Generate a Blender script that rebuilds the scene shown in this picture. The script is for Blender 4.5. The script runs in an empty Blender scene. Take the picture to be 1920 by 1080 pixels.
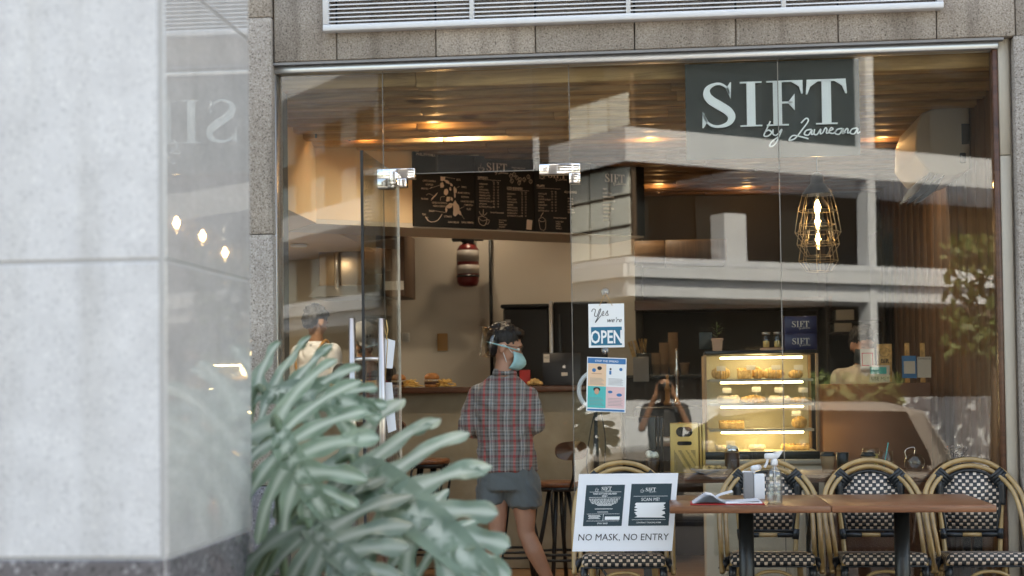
import bpy, bmesh, math, random
from math import sin, cos, pi, radians
from mathutils import Vector, Matrix, Euler, noise as mnoise
random.seed(7)
V = Vector
sc = bpy.context.scene
col = sc.collection

# ------------------------------------------------------------------ camera
F = 2800.0; CX = 960.0; CY = 650.0
PSI = math.atan(285/2800); PIT = radians(1.61); ROLL = 0.0127
CAM = V((0, -7.6, 1.29))
RM = Matrix.Rotation(PSI, 3, 'Z') @ Matrix.Rotation(pi/2 + PIT, 3, 'X') @ Matrix.Rotation(-ROLL, 3, 'Z')
cd = bpy.data.cameras.new('camera'); cam = bpy.data.objects.new('camera', cd); col.objects.link(cam)
cam.location = CAM; cam.rotation_euler = RM.to_euler()
cd.sensor_width = 36; cd.lens = F/1920*36; cd.shift_y = (CY-540)/1920
cd.clip_start = 0.05; cd.clip_end = 600
cd.dof.use_dof = True; cd.dof.focus_distance = 7.5; cd.dof.aperture_fstop = 3.0
sc.camera = cam

def P(px, py, Y):
    """the point of the plane y=Y that the photo shows at pixel px,py"""
    r = RM @ V(((px-CX)/F, -(py-CY)/F, -1))
    return CAM + r*((Y-CAM.y)/r.y)

def S(Y): return F/(Y+7.6)          # pixels per metre at that plane
# ------------------------------------------------------------------ light
w = bpy.data.worlds.new('World'); sc.world = w; w.use_nodes = True
nt = w.node_tree; bg = nt.nodes['Background']
sky = nt.nodes.new('ShaderNodeTexSky'); sky.sky_type = 'NISHITA'; sky.sun_disc = False
SUN_EL = radians(50); SUN_AZ = radians(12)      # azimuth from +Y towards +X
sky.sun_elevation = SUN_EL; sky.sun_rotation = SUN_AZ
sky.air_density = 1.0; sky.dust_density = 3.0; sky.ozone_density = 1.0
nt.links.new(sky.outputs[0], bg.inputs[0]); bg.inputs[1].default_value = 0.15
sl = bpy.data.lights.new('sun', 'SUN'); sl.energy = 4.5; sl.angle = radians(0.5); sl.color = (1, .985, .965)
so = bpy.data.objects.new('sun', sl); col.objects.link(so)
sd = V((sin(SUN_AZ)*cos(SUN_EL), cos(SUN_AZ)*cos(SUN_EL), sin(SUN_EL)))
so.rotation_euler = sd.to_track_quat('Z', 'Y').to_euler(); so.location = (0, 20, 30)
sc.view_settings.view_transform = 'Standard'; sc.view_settings.look = 'None'
sc.view_settings.use_white_balance = True; sc.view_settings.white_balance_temperature = 8700; sc.view_settings.white_balance_tint = 8
sc.view_settings.exposure = 2.4; sc.view_settings.gamma = 1
sc.cycles.max_bounces = 8; sc.cycles.transparent_max_bounces = 24
sc.cycles.caustics_reflective = False; sc.cycles.caustics_refractive = False
sc.cycles.sample_clamp_indirect = 6
sc.cycles.use_denoising = True

# ------------------------------------------------------------------ materials
MATS = {}
def mat(name, colr, rough=.6, metal=0, bump=0, scale=30, var=0, var_scale=6, coat=0, spec=.5, emit=None, estr=0, alpha=1, sheen=0, detail=4, var2=0):
    if name in MATS: return MATS[name]
    m = bpy.data.materials.new(name); m.use_nodes = True; n = m.node_tree; b = n.nodes['Principled BSDF']
    b.inputs['Base Color'].default_value = (*colr, 1); b.inputs['Roughness'].default_value = rough
    b.inputs['Metallic'].default_value = metal; b.inputs['Coat Weight'].default_value = coat
    b.inputs['Coat Roughness'].default_value = .08
    b.inputs['Specular IOR Level'].default_value = spec; b.inputs['Sheen Weight'].default_value = sheen
    if emit: b.inputs['Emission Color'].default_value = (*emit, 1); b.inputs['Emission Strength'].default_value = estr
    tc = n.nodes.new('ShaderNodeTexCoord')
    if var:
        t = n.nodes.new('ShaderNodeTexNoise'); t.inputs['Scale'].default_value = var_scale; t.inputs['Detail'].default_value = 6
        n.links.new(tc.outputs['Object'], t.inputs['Vector'])
        r = n.nodes.new('ShaderNodeValToRGB'); r.color_ramp.elements[0].position = .3; r.color_ramp.elements[1].position = .7
        r.color_ramp.elements[0].color = (*[c*(1-var) for c in colr], 1); r.color_ramp.elements[1].color = (*[min(1, c*(1+var)) for c in colr], 1)
        n.links.new(t.outputs[0], r.inputs[0]); n.links.new(r.outputs[0], b.inputs['Base Color'])
    if bump:
        t = n.nodes.new('ShaderNodeTexNoise'); t.inputs['Scale'].default_value = scale; t.inputs['Detail'].default_value = detail
        n.links.new(tc.outputs['Object'], t.inputs['Vector'])
        bp = n.nodes.new('ShaderNodeBump'); bp.inputs['Strength'].default_value = bump; bp.inputs['Distance'].default_value = .01
        n.links.new(t.outputs[0], bp.inputs['Height']); n.links.new(bp.outputs[0], b.inputs['Normal'])
    MATS[name] = m; return m

def nodes(name, rough=.6):
    m = bpy.data.materials.new(name); m.use_nodes = True; MATS[name] = m
    return m, m.node_tree, m.node_tree.nodes['Principled BSDF']
def nn(n, t, **kw):
    x = n.nodes.new(t)
    for k, v in kw.items():
        if k.startswith('i_'):
            k2 = k[2:].replace('_', ' '); x.inputs[int(k2) if k2.isdigit() else k2].default_value = v
        else: setattr(x, k, v)
    return x
def mth(n, op, a, b=None, c=None):
    x = n.nodes.new('ShaderNodeMath'); x.operation = op
    for i, q in enumerate((a, b, c)):
        if q is None: continue
        if isinstance(q, (int, float)): x.inputs[i].default_value = q
        else: n.links.new(q, x.inputs[i])
    return x.outputs[0]
def mixc(n, f, a, b, mode='MIX'):
    x = n.nodes.new('ShaderNodeMix'); x.data_type = 'RGBA'; x.blend_type = mode
    for i, q in ((0, f), (6, a), (7, b)):
        if isinstance(q, (int, float)): x.inputs[i].default_value = q
        elif isinstance(q, tuple): x.inputs[i].default_value = (*q, 1)
        else: n.links.new(q, x.inputs[i])
    return x.outputs[2]
def ramp(n, src, pts, interp='LINEAR'):
    r = n.nodes.new('ShaderNodeValToRGB'); cr = r.color_ramp; cr.interpolation = interp
    while len(cr.elements) > 1: cr.elements.remove(cr.elements[0])
    cr.elements[0].position = pts[0][0]; cr.elements[0].color = (*pts[0][1], 1)
    for p, c in pts[1:]:
        e = cr.elements.new(p); e.color = (*c, 1)
    n.links.new(src, r.inputs[0]); return r.outputs[0]

def stone_mat():        # rough bush-hammered stone with dark pits
    m, n, b = nodes('rough_stone'); tc = nn(n, 'ShaderNodeTexCoord')
    v = nn(n, 'ShaderNodeTexNoise', i_Scale=115., i_Detail=3., i_Roughness=.6); n.links.new(tc.outputs['Object'], v.inputs['Vector'])
    a = ramp(n, v.outputs[0], [(.31, (.13, .115, .10)), (.41, (.38, .33, .285)), (.60, (.50, .445, .395)), (.74, (.66, .61, .55))])
    v2 = nn(n, 'ShaderNodeTexNoise', i_Scale=2.2, i_Detail=5.); n.links.new(tc.outputs['Object'], v2.inputs['Vector'])
    c = mixc(n, 1., a, ramp(n, v2.outputs[0], [(.35, (.74, .73, .72)), (.65, (1, 1, 1))]), 'MULTIPLY')
    gi = nn(n, 'ShaderNodeNewGeometry'); hs = nn(n, 'ShaderNodeHueSaturation'); n.links.new(c, hs.inputs['Color']); n.links.new(mth(n, 'MULTIPLY_ADD', gi.outputs['Random Per Island'], .22, .92), hs.inputs['Value'])
    ms = nn(n, 'ShaderNodeMapping'); ms.inputs['Scale'].default_value = (9, 9, .7); n.links.new(tc.outputs['Object'], ms.inputs[0]); v3 = nn(n, 'ShaderNodeTexNoise', i_Scale=1., i_Detail=4.); n.links.new(ms.outputs[0], v3.inputs['Vector'])
    c = mixc(n, 1., hs.outputs[0], ramp(n, v3.outputs[0], [(.33, (.68, .67, .66)), (.5, (1, 1, 1))]), 'MULTIPLY')
    n.links.new(c, b.inputs['Base Color']); b.inputs['Roughness'].default_value = .9
    bp = nn(n, 'ShaderNodeBump', i_Strength=.8, i_Distance=.006); n.links.new(v.outputs[0], bp.inputs['Height']); n.links.new(bp.outputs[0], b.inputs['Normal'])
    return m
def granite_mat(name, base, dark, light, rough, sc_=90, coat=0, amt=.5):
    m, n, b = nodes(name); tc = nn(n, 'ShaderNodeTexCoord')
    v = nn(n, 'ShaderNodeTexVoronoi', i_Scale=float(sc_)); n.links.new(tc.outputs['Object'], v.inputs['Vector'])
    g = nn(n, 'ShaderNodeRGBToBW'); n.links.new(v.outputs['Color'], g.inputs[0])
    a = ramp(n, g.outputs[0], [(.1, dark), (.3, base), (.7, base), (.93, light)])
    v2 = nn(n, 'ShaderNodeTexNoise', i_Scale=9., i_Detail=6., i_Roughness=.65); n.links.new(tc.outputs['Object'], v2.inputs['Vector'])
    c = mixc(n, amt, a, mixc(n, 1., a, ramp(n, v2.outputs[0], [(.3, (.72, .72, .73)), (.7, (1.12, 1.12, 1.12))]), 'MULTIPLY'))
    ms = nn(n, 'ShaderNodeMapping'); ms.inputs['Scale'].default_value = (7, 7, .5); n.links.new(tc.outputs['Object'], ms.inputs[0]); v3 = nn(n, 'ShaderNodeTexNoise', i_Scale=1., i_Detail=5.); n.links.new(ms.outputs[0], v3.inputs['Vector'])
    c = mixc(n, 1., c, ramp(n, v3.outputs[0], [(.30, (.84, .83, .81)), (.48, (1, 1, 1))]), 'MULTIPLY')
    n.links.new(c, b.inputs['Base Color']); b.inputs['Roughness'].default_value = rough; b.inputs['Coat Weight'].default_value = coat
    b.inputs['Coat Roughness'].default_value = .02
    return m
def wood_mat(name, c1, c2, axis='X', rough=.5, sc_=1., knots=True):
    m, n, b = nodes(name); tc = nn(n, 'ShaderNodeTexCoord'); mp = nn(n, 'ShaderNodeMapping')
    oi = nn(n, 'ShaderNodeObjectInfo')
    s = {'X': (1.2, 14, 14), 'Y': (14, 1.2, 14), 'Z': (14, 14, 1.2)}[axis]
    mp.inputs['Scale'].default_value = [q*sc_ for q in s]
    n.links.new(tc.outputs['Object'], mp.inputs[0])
    ad = nn(n, 'ShaderNodeVectorMath', operation='ADD'); n.links.new(mp.outputs[0], ad.inputs[0])
    mu = nn(n, 'ShaderNodeVectorMath', operation='SCALE'); mu.inputs[0].default_value = (37, 17, 53); n.links.new(oi.outputs['Random'], mu.inputs['Scale'])
    n.links.new(mu.outputs[0], ad.inputs[1])
    v = nn(n, 'ShaderNodeTexNoise', i_Scale=1.6, i_Detail=8., i_Roughness=.65, i_Distortion=.8); n.links.new(ad.outputs[0], v.inputs['Vector'])
    a = ramp(n, v.outputs[0], [(.3, c2), (.5, c1), (.62, tuple(x*1.25 for x in c1)), (.75, c2)])
    if knots:
        mk = nn(n, 'ShaderNodeMapping'); mk.inputs['Scale'].default_value = {'X': (2.2, 7, 7), 'Y': (7, 2.2, 7), 'Z': (7, 7, 2.2)}[axis]
        n.links.new(tc.outputs['Object'], mk.inputs[0])
        k = nn(n, 'ShaderNodeTexVoronoi', i_Scale=1.); n.links.new(mk.outputs[0], k.inputs['Vector'])
        kk = ramp(n, k.outputs['Distance'], [(.0, (.2, .13, .09)), (.1, (.35, .25, .2)), (.17, (1, 1, 1))])
        a = mixc(n, .85, a, mixc(n, 1., a, kk, 'MULTIPLY'))
    br = mth(n, 'MULTIPLY_ADD', oi.outputs['Random'], .45, .75)
    hs = nn(n, 'ShaderNodeHueSaturation'); n.links.new(a, hs.inputs['Color']); n.links.new(br, hs.inputs['Value'])
    n.links.new(hs.outputs[0], b.inputs['Base Color']); b.inputs['Roughness'].default_value = rough
    return m
def weave_mat():        # black rattan with staggered cream squares
    m, n, b = nodes('woven_rattan'); tc = nn(n, 'ShaderNodeTexCoord'); sp = nn(n, 'ShaderNodeSeparateXYZ'); n.links.new(tc.outputs['Object'], sp.inputs[0])
    yz = mth(n, 'ADD', sp.outputs[2], sp.outputs[1])
    vv = mth(n, 'DIVIDE', mth(n, 'ADD', yz, 5.), .0185)
    uu = mth(n, 'DIVIDE', mth(n, 'ADD', sp.outputs[0], 5.), .036)
    row = mth(n, 'FLOOR', vv)
    u2 = mth(n, 'ADD', uu, mth(n, 'MULTIPLY', mth(n, 'MODULO', row, 2.), .5))
    fu = mth(n, 'FRACT', u2); fv = mth(n, 'FRACT', vv)
    du = mth(n, 'ABSOLUTE', mth(n, 'SUBTRACT', fu, .5)); dv = mth(n, 'ABSOLUTE', mth(n, 'SUBTRACT', fv, .5))
    k = mth(n, 'MULTIPLY', mth(n, 'LESS_THAN', du, .215), mth(n, 'LESS_THAN', dv, .36))
    ns = nn(n, 'ShaderNodeTexNoise', i_Scale=60.); n.links.new(tc.outputs['Object'], ns.inputs['Vector'])
    cream = ramp(n, ns.outputs[0], [(.35, (.60, .46, .36)), (.65, (.84, .70, .58))])
    lines = mth(n, 'LESS_THAN', mth(n, 'ABSOLUTE', mth(n, 'SUBTRACT', mth(n, 'FRACT', mth(n, 'MULTIPLY', vv, 3.)), .5)), .12)
    dark = mixc(n, lines, (.012, .014, .017), (.06, .066, .07))
    n.links.new(mixc(n, k, dark, cream), b.inputs['Base Color']); b.inputs['Roughness'].default_value = .38
    h = mth(n, 'ADD', mth(n, 'MULTIPLY', mth(n, 'SUBTRACT', 1., du), .5), mth(n, 'MULTIPLY', mth(n, 'SUBTRACT', .5, dv), 1.))
    bp = nn(n, 'ShaderNodeBump', i_Strength=.7, i_Distance=.006); n.links.new(h, bp.inputs['Height']); n.links.new(bp.outputs[0], b.inputs['Normal'])
    return m
def plaid_mat():
    m, n, b = nodes('plaid_cotton'); tc = nn(n, 'ShaderNodeTexCoord'); sp = nn(n, 'ShaderNodeSeparateXYZ')
    dn = nn(n, 'ShaderNodeTexNoise', i_Scale=5., i_Detail=2.); n.links.new(tc.outputs['Object'], dn.inputs['Vector'])
    ds = nn(n, 'ShaderNodeVectorMath', operation='MULTIPLY_ADD'); n.links.new(dn.outputs['Color'], ds.inputs[0]); ds.inputs[1].default_value = (.018,)*3
    n.links.new(tc.outputs['Object'], ds.inputs[2]); n.links.new(ds.outputs[0], sp.inputs[0])
    per = .088; G = (.13, .113, .105); G2 = (.165, .15, .14); W = (.44, .43, .41); R = (.40, .06, .055); DR = (.14, .018, .025); B = (.19, .26, .29); D = (.03, .028, .03)
    u = mth(n, 'FRACT', mth(n, 'DIVIDE', mth(n, 'ADD', sp.outputs[0], 5.), per))
    v = mth(n, 'FRACT', mth(n, 'DIVIDE', mth(n, 'ADD', sp.outputs[2], 5.), per))
    a = ramp(n, u, [(0, G), (.12, R), (.27, G), (.44, D), (.5, G2), (.58, W), (.63, G), (.68, B), (.72, G), (.76, W), (.80, G2), (.92, D), (.96, G)], 'CONSTANT')
    c = ramp(n, v, [(0, G), (.1, DR), (.26, G2), (.48, D), (.54, G), (.62, B), (.65, G2), (.72, D), (.76, G2), (.86, W), (.885, G)], 'CONSTANT')
    x = mixc(n, .47, a, c)
    n.links.new(mixc(n, .6, x, mixc(n, 1., x, (1.9, 1.9, 1.9), 'MULTIPLY')), b.inputs['Base Color'])
    b.inputs['Roughness'].default_value = .9; b.inputs['Sheen Weight'].default_value = .2
    t = nn(n, 'ShaderNodeTexNoise', i_Scale=9., i_Detail=3., i_Distortion=.8); n.links.new(tc.outputs['Object'], t.inputs['Vector'])
    bp = nn(n, 'ShaderNodeBump', i_Strength=.8, i_Distance=.035); n.links.new(t.outputs[0], bp.inputs['Height']); n.links.new(bp.outputs[0], b.inputs['Normal'])
    return m
def glass_mat(name, fac=.06, tint=(.96, .98, .97), rough=0.0):
    m = bpy.data.materials.new(name); m.use_nodes = True; n = m.node_tree; n.nodes.clear(); MATS[name] = m
    o = nn(n, 'ShaderNodeOutputMaterial'); t = nn(n, 'ShaderNodeBsdfTransparent'); g = nn(n, 'ShaderNodeBsdfGlossy')
    t.inputs[0].default_value = (*tint, 1); g.inputs['Roughness'].default_value = rough
    lw = nn(n, 'ShaderNodeLayerWeight'); lw.inputs[0].default_value = .5
    f = mth(n, 'MULTIPLY_ADD', mth(n, 'POWER', lw.outputs['Facing'], 5.), .8, fac)
    tc = nn(n, 'ShaderNodeTexCoord'); ns = nn(n, 'ShaderNodeTexNoise', i_Scale=1.6, i_Detail=1.); n.links.new(tc.outputs['Object'], ns.inputs['Vector'])
    bp = nn(n, 'ShaderNodeBump', i_Strength=.02, i_Distance=.006); n.links.new(ns.outputs[0], bp.inputs['Height']); n.links.new(bp.outputs[0], g.inputs['Normal'])
    mx = nn(n, 'ShaderNodeMixShader'); n.links.new(f, mx.inputs[0]); n.links.new(t.outputs[0], mx.inputs[1]); n.links.new(g.outputs[0], mx.inputs[2])
    n.links.new(mx.outputs[0], o.inputs[0]); return m
def leaf_mat():
    m, n, b = nodes('leaf'); tc = nn(n, 'ShaderNodeTexCoord'); oi = nn(n, 'ShaderNodeObjectInfo')
    t = nn(n, 'ShaderNodeTexNoise', i_Scale=9., i_Detail=4.); n.links.new(tc.outputs['Object'], t.inputs['Vector'])
    a = ramp(n, t.outputs[0], [(.3, (.11, .18, .12)), (.55, (.19, .28, .20)), (.75, (.30, .40, .30))])
    at = nn(n, 'ShaderNodeAttribute', attribute_name='rib'); 
    a = mixc(n, mth(n, 'MULTIPLY', at.outputs['Fac'], .75), a, (.60, .68, .60))
    hv = nn(n, 'ShaderNodeHueSaturation'); n.links.new(a, hv.inputs['Color']); n.links.new(mth(n, 'MULTIPLY_ADD', oi.outputs['Random'], .7, .6), hv.inputs['Value']); a = hv.outputs[0]
    n.links.new(a, b.inputs['Base Color']); b.inputs['Roughness'].default_value = .38; b.inputs['Specular IOR Level'].default_value = .8
    tr = nn(n, 'ShaderNodeBsdfTranslucent'); n.links.new(a, tr.inputs[0]); mx = nn(n, 'ShaderNodeMixShader'); mx.inputs[0].default_value = .25
    o = n.nodes['Material Output']; n.links.new(b.outputs[0], mx.inputs[1]); n.links.new(tr.outputs[0], mx.inputs[2]); n.links.new(mx.outputs[0], o.inputs[0])
    return m
def concrete_mat():
    m, n, b = nodes('troweled_concrete'); tc = nn(n, 'ShaderNodeTexCoord')
    t = nn(n, 'ShaderNodeTexNoise', i_Scale=2.4, i_Detail=9., i_Distortion=.35); n.links.new(tc.outputs['Object'], t.inputs['Vector'])
    a = ramp(n, t.outputs[0], [(.3, (.22, .195, .145)), (.5, (.30, .27, .205)), (.7, (.40, .37, .30))])
    n.links.new(a, b.inputs['Base Color']); b.inputs['Roughness'].default_value = .55; return m

stone_mat(); concrete_mat(); weave_mat(); plaid_mat(); leaf_mat()
granite_mat('polished_granite', (.52, .525, .53), (.45, .455, .46), (.60, .605, .61), .5, 160, 1, .5)
MATS['polished_granite'].node_tree.nodes['Principled BSDF'].inputs['Coat IOR'].default_value = 1.75; MATS['polished_granite'].node_tree.nodes['Principled BSDF'].inputs['Coat Roughness'].default_value = .015
granite_mat('honed_granite', (.68, .69, .71), (.58, .59, .61), (.77, .78, .79), .6, 160, 0, .45)
granite_mat('dark_granite', (.15, .145, .16), (.07, .07, .075), (.32, .32, .34), .12, 110, 0, .5)
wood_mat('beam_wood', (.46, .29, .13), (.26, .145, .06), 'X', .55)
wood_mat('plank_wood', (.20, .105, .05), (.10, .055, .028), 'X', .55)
wood_mat('table_wood', (.21, .085, .04), (.13, .052, .026), 'X', .28, 1.6, False)
wood_mat('dark_wood', (.10, .042, .022), (.05, .022, .012), 'X', .3, 1., False)
wood_mat('brown_panel', (.15, .085, .052), (.10, .055, .034), 'Z', .5, .8, False)
wood_mat('floor_wood', (.30, .17, .09), (.20, .11, .06), 'X', .35, 1., False)
glass_mat('shop_glass', .056); glass_mat('door_glass', .035, (.93, .95, .94)); glass_mat('clear_glass', .09, (.93, .95, .94)); glass_mat('case_glass', .03, (.97, .98, .97))
glass_mat('clear_plastic', .16, (.93, .95, .95), .08)
mat('white_paint', (.74, .75, .77), .35); mat('aluminium', (.58, .59, .60), .35, .85); mat('chrome', (.86, .86, .87), .08, 1)
mat('steel', (.62, .57, .53), .28, 1, .05, 200); mat('black_metal', (.015, .017, .018), .35); mat('black_rubber', (.02, .02, .02), .6)
mat('cream_plaster', (.60, .53, .42), .8, var=.04); mat('frame_panel', (.50, .45, .37), .5, var=.05, var_scale=3)
mat('warm_wall', (.70, .52, .33), .8, var=.03); mat('beige_wall', (.56, .49, .41), .8, var=.05, var_scale=2)
mat('dark_interior', (.045, .038, .034), .7, var=.2); mat('rattan_cane', (.40, .26, .11), .3, var=.25, var_scale=12, coat=.3)
mat('black_binding', (.012, .015, .018), .3, bump=.2, scale=80); mat('sign_black', (.012, .022, .024), .25)
mat('menu_black', (.010, .010, .010), .8); mat('sign_white', (.85, .87, .87), .4); mat('chalk', (.62, .50, .42), .8); mat('navy', (.018, .022, .085), .4)
mat('dark_teal', (.012, .04, .055), .5); mat('paper', (.80, .82, .86), .6); mat('red_cover', (.45, .03, .03), .4); mat('black_ink', (.02, .015, .02), .6)
mat('skin', (.52, .27, .18), .5, var=.08, var_scale=8); mat('skin_brown', (.36, .19, .12), .5, var=.08); mat('hair', (.012, .010, .010), .35, bump=.6, scale=160)
mat('shorts_grey', (.14, .16, .165), .85, bump=.9, scale=8, sheen=.2); mat('white_cotton', (.82, .84, .90), .85, bump=.7, scale=9)
mat('cream_cotton', (.66, .57, .45), .85, bump=.6, scale=9); mat('dark_cotton', (.03, .032, .038), .85, bump=.4, scale=10)
mat('mask_blue', (.38, .68, .72), .8, bump=.3, scale=30); mat('mask_black', (.02, .03, .035), .8); mat('tan_leather', (.42, .22, .08), .5)
mat('gold_metal', (.66, .44, .15), .35, .3); mat('extinguisher_red', (.12, .012, .012), .3); mat('ext_label', (.34, .30, .27), .5); mat('joint_fill', (.46, .46, .46), .8); mat('bay_frame', (.09, .06, .04), .7); mat('pane_white', (.78, .82, .80), .4); mat('cage_brass', (.50, .40, .27), .35, .8); mat('dim_grey', (.10, .11, .12), .6); mat('label_white', (.62, .58, .52), .5)
mat('fridge_black', (.010, .011, .012), .55); mat('laptop_grey', (.035, .038, .045), .35, .5); mat('bread', (.42, .17, .05), .5, var=.35, var_scale=30)
mat('pastry', (.66, .42, .17), .6, var=.35, var_scale=40, bump=.6, scale=60); mat('lettuce', (.25, .38, .08), .6); mat('patty', (.07, .03, .018), .8)
mat('fries', (.72, .45, .14), .6); mat('cheese', (.80, .55, .18), .5); mat('kraft', (.40, .25, .14), .7); mat('cup_lid', (.02, .02, .02), .4)
mat('coffee', (.06, .025, .012), .3); mat('cream_food', (.80, .72, .62), .6, bump=.5, scale=60); mat('steel_duct', (.34, .25, .17), .3, .9)
mat('street_asphalt', (.055, .055, .056), .9, bump=.4, scale=60, var=.2); mat('pavement', (.17, .165, .16), .85, var=.15)
mat('podium_tile', (.26, .22, .19), .5, var=.12); mat('facade_white', (.53, .58, .66), .7, var=.05, var_scale=1); mat('facade_peach', (.62, .53, .44), .8)
mat('facade_brown', (.20, .15, .11), .8); mat('facade_dark', (.02, .018, .017), .6); mat('window_dark', (.03, .035, .04), .1); mat('window_pale', (.55, .60, .60), .15)
mat('soil', (.03, .022, .016), .9); mat('car_body', (.26, .245, .24), .22, coat=.5); mat('car_glass', (.01, .012, .012), .05); mat('tree_leaf', (.07, .10, .03), .6, var=.4)
mat('bark', (.12, .09, .07), .9, bump=.6, scale=30); mat('poster_blue', (.03, .18, .42), .5); mat('open_blue', (.0, .15, .26), .5)
mat('poster_peach', (.85, .58, .38), .6); mat('poster_teal', (.05, .50, .48), .6); mat('poster_pink', (.82, .55, .55), .6); mat('terracotta', (.62, .36, .24), .7)
mat('curtain_brown', (.15, .085, .05), .75, var=.15, var_scale=3); mat('stripe_dark', (.04, .05, .06), .7); mat('plastic_white', (.50, .45, .38), .5)
mat('led_warm', (1, .9, .7), .5, emit=(1, .80, .48), estr=4.5); mat('bulb_glow', (1, .8, .5), .5, emit=(1, .66, .34), estr=14); mat('lamp_face', (1, .8, .5), .5, emit=(1, .72, .38), estr=4)
mat('brick_back', (.075, .068, .058), .9); mat('case_interior', (.50, .46, .34), .5); mat('roof_grey', (.2, .2, .2), .8); mat('mid_grey', (.28, .28, .29), .6); mat('cable_black', (.012, .012, .012), .5)

# ------------------------------------------------------------------ mesh helpers
class MB:
    def __init__(s): s.v = []; s.f = []; s.sm = []
    def add(s, vs, fs, smooth=False, M=None):
        o = len(s.v)
        s.v += [(M @ V(p)) if M else V(p) for p in vs]
        s.f += [tuple(o+i for i in q) for q in fs]; s.sm += [smooth]*len(fs); return s
    def box(s, a, b, M=None):
        x0, y0, z0 = [min(a[i], b[i]) for i in range(3)]; x1, y1, z1 = [max(a[i], b[i]) for i in range(3)]
        return s.add([(x0, y0, z0), (x1, y0, z0), (x1, y1, z0), (x0, y1, z0), (x0, y0, z1), (x1, y0, z1), (x1, y1, z1), (x0, y1, z1)],
                     [(0, 3, 2, 1), (4, 5, 6, 7), (0, 1, 5, 4), (1, 2, 6, 5), (2, 3, 7, 6), (3, 0, 4, 7)], M=M)
    def rbox(s, a, b, r, M=None, seg=3):       # box with rounded edges
        a = V([min(a[i], b[i]) for i in range(3)]); b2 = V([max(a[i], b[i]) for i in range(3)])
        bm = bmesh.new(); bmesh.ops.create_cube(bm, size=1)
        for q in bm.verts: q.co = V([(a[i]+b2[i])/2 + q.co[i]*(b2[i]-a[i]) for i in range(3)])
        bmesh.ops.bevel(bm, geom=bm.edges[:]+bm.verts[:], offset=r, segments=seg, affect='EDGES', profile=.5)
        bm.verts.index_update(); vs = [q.co.copy() for q in bm.verts]; fs = [tuple(x.index for x in f.verts) for f in bm.faces]; bm.free()
        return s.add(vs, fs, True, M)
    def tube(s, pts, r, n=10, cap=True, M=None, closed=False):
        pts = [V(p) for p in pts]; N = len(pts); rs = r if isinstance(r, (list, tuple)) else [r]*N
        vs = []; fs = []; up = None
        for i, p in enumerate(pts):
            if closed: t = (pts[(i+1) % N]-pts[i-1])
            else: t = (pts[min(i+1, N-1)]-pts[max(i-1, 0)])
            t = t.normalized() if t.length > 1e-9 else V((0, 0, 1))
            if up is None: up = V((0, 0, 1)) if abs(t.z) < .9 else V((0, 1, 0))
            a = t.cross(up)
            if a.length < 1e-6: a = t.cross(V((1, 0, 0)))
            a.normalize(); b = a.cross(t).normalized(); up = b
            for k in range(n):
                an = 2*pi*k/n; vs.append(p + (a*cos(an)+b*sin(an))*rs[i])
        for i in range(N if closed else N-1):
            for k in range(n):
                j = (i+1) % N; fs.append((i*n+k, i*n+(k+1) % n, j*n+(k+1) % n, j*n+k))
        if cap and not closed: fs.append(tuple(range(n-1, -1, -1))); fs.append(tuple((N-1)*n+k for k in range(n)))
        return s.add(vs, fs, True, M)
    def lathe(s, prof, c=(0, 0, 0), n=24, M=None):
        vs = []; fs = []; c = V(c)
        for r, z in prof:
            for k in range(n): vs.append(c+V((r*cos(2*pi*k/n), r*sin(2*pi*k/n), z)))
        for i in range(len(prof)-1):
            for k in range(n): fs.append((i*n+k, i*n+(k+1) % n, (i+1)*n+(k+1) % n, (i+1)*n+k))
        if prof[0][0] > 1e-4: fs.append(tuple(range(n-1, -1, -1)))
        if prof[-1][0] > 1e-4: fs.append(tuple((len(prof)-1)*n+k for k in range(n)))
        return s.add(vs, fs, True, M)
    def cyl(s, a, b, r, n=20, M=None): return s.tube([a, b], r, n, True, M)
    def prism(s, poly, t, M=None):     # polygon in local xz, thickness t along +y
        n = len(poly); vs = [(x, 0, z) for x, z in poly]+[(x, t, z) for x, z in poly]
        fs = [tuple(range(n)), tuple(range(2*n-1, n-1, -1))]+[(i, i+n, (i+1) % n+n, (i+1) % n) for i in range(n)]
        return s.add(vs, fs, False, M)
    def ball(s, c, r, nu=14, nv=9, M=None, rot=None):
        r = (r, r, r) if isinstance(r, (int, float)) else r; vs = []; fs = []; c = V(c); R = rot if rot else Matrix.Identity(3)
        for i in range(nv+1):
            th = pi*i/nv
            for k in range(nu): ph = 2*pi*k/nu; vs.append(c+R @ V((r[0]*sin(th)*cos(ph), r[1]*sin(th)*sin(ph), r[2]*cos(th))))
        for i in range(nv):
            for k in range(nu): fs.append((i*nu+k, (i+1)*nu+k, (i+1)*nu+(k+1) % nu, i*nu+(k+1) % nu))
        return s.add(vs, fs, True, M)
    def cap(s, p0, r0, p1, r1, n=14, fl=(1, 1), hint=(1, 0, 0)):     # tapered capsule, fl = flattening along side / depth
        p0 = V(p0); p1 = V(p1); t = (p1-p0).normalized(); a = V(hint)-t*V(hint).dot(t)
        if a.length < 1e-5: a = t.orthogonal()
        a.normalize(); b = t.cross(a); L = (p1-p0).length; st = []
        for i in range(5): q = -pi/2+pi/2*i/4; st.append((r0*cos(q), r0*sin(q)))
        for i in range(1, 4): f = i/4; st.append((r0+(r1-r0)*f, L*f))
        for i in range(5): q = pi/2*i/4; st.append((r1*cos(q), L+r1*sin(q)))
        vs = []; fs = []
        for r, h in st:
            for k in range(n): an = 2*pi*k/n; vs.append(p0+t*h+a*(max(r, 1e-4)*fl[0]*cos(an))+b*(max(r, 1e-4)*fl[1]*sin(an)))
        for i in range(len(st)-1):
            for k in range(n): fs.append((i*n+k, i*n+(k+1) % n, (i+1)*n+(k+1) % n, (i+1)*n+k))
        fs.append(tuple(range(n-1, -1, -1))); fs.append(tuple((len(st)-1)*n+k for k in range(n)))
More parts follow.
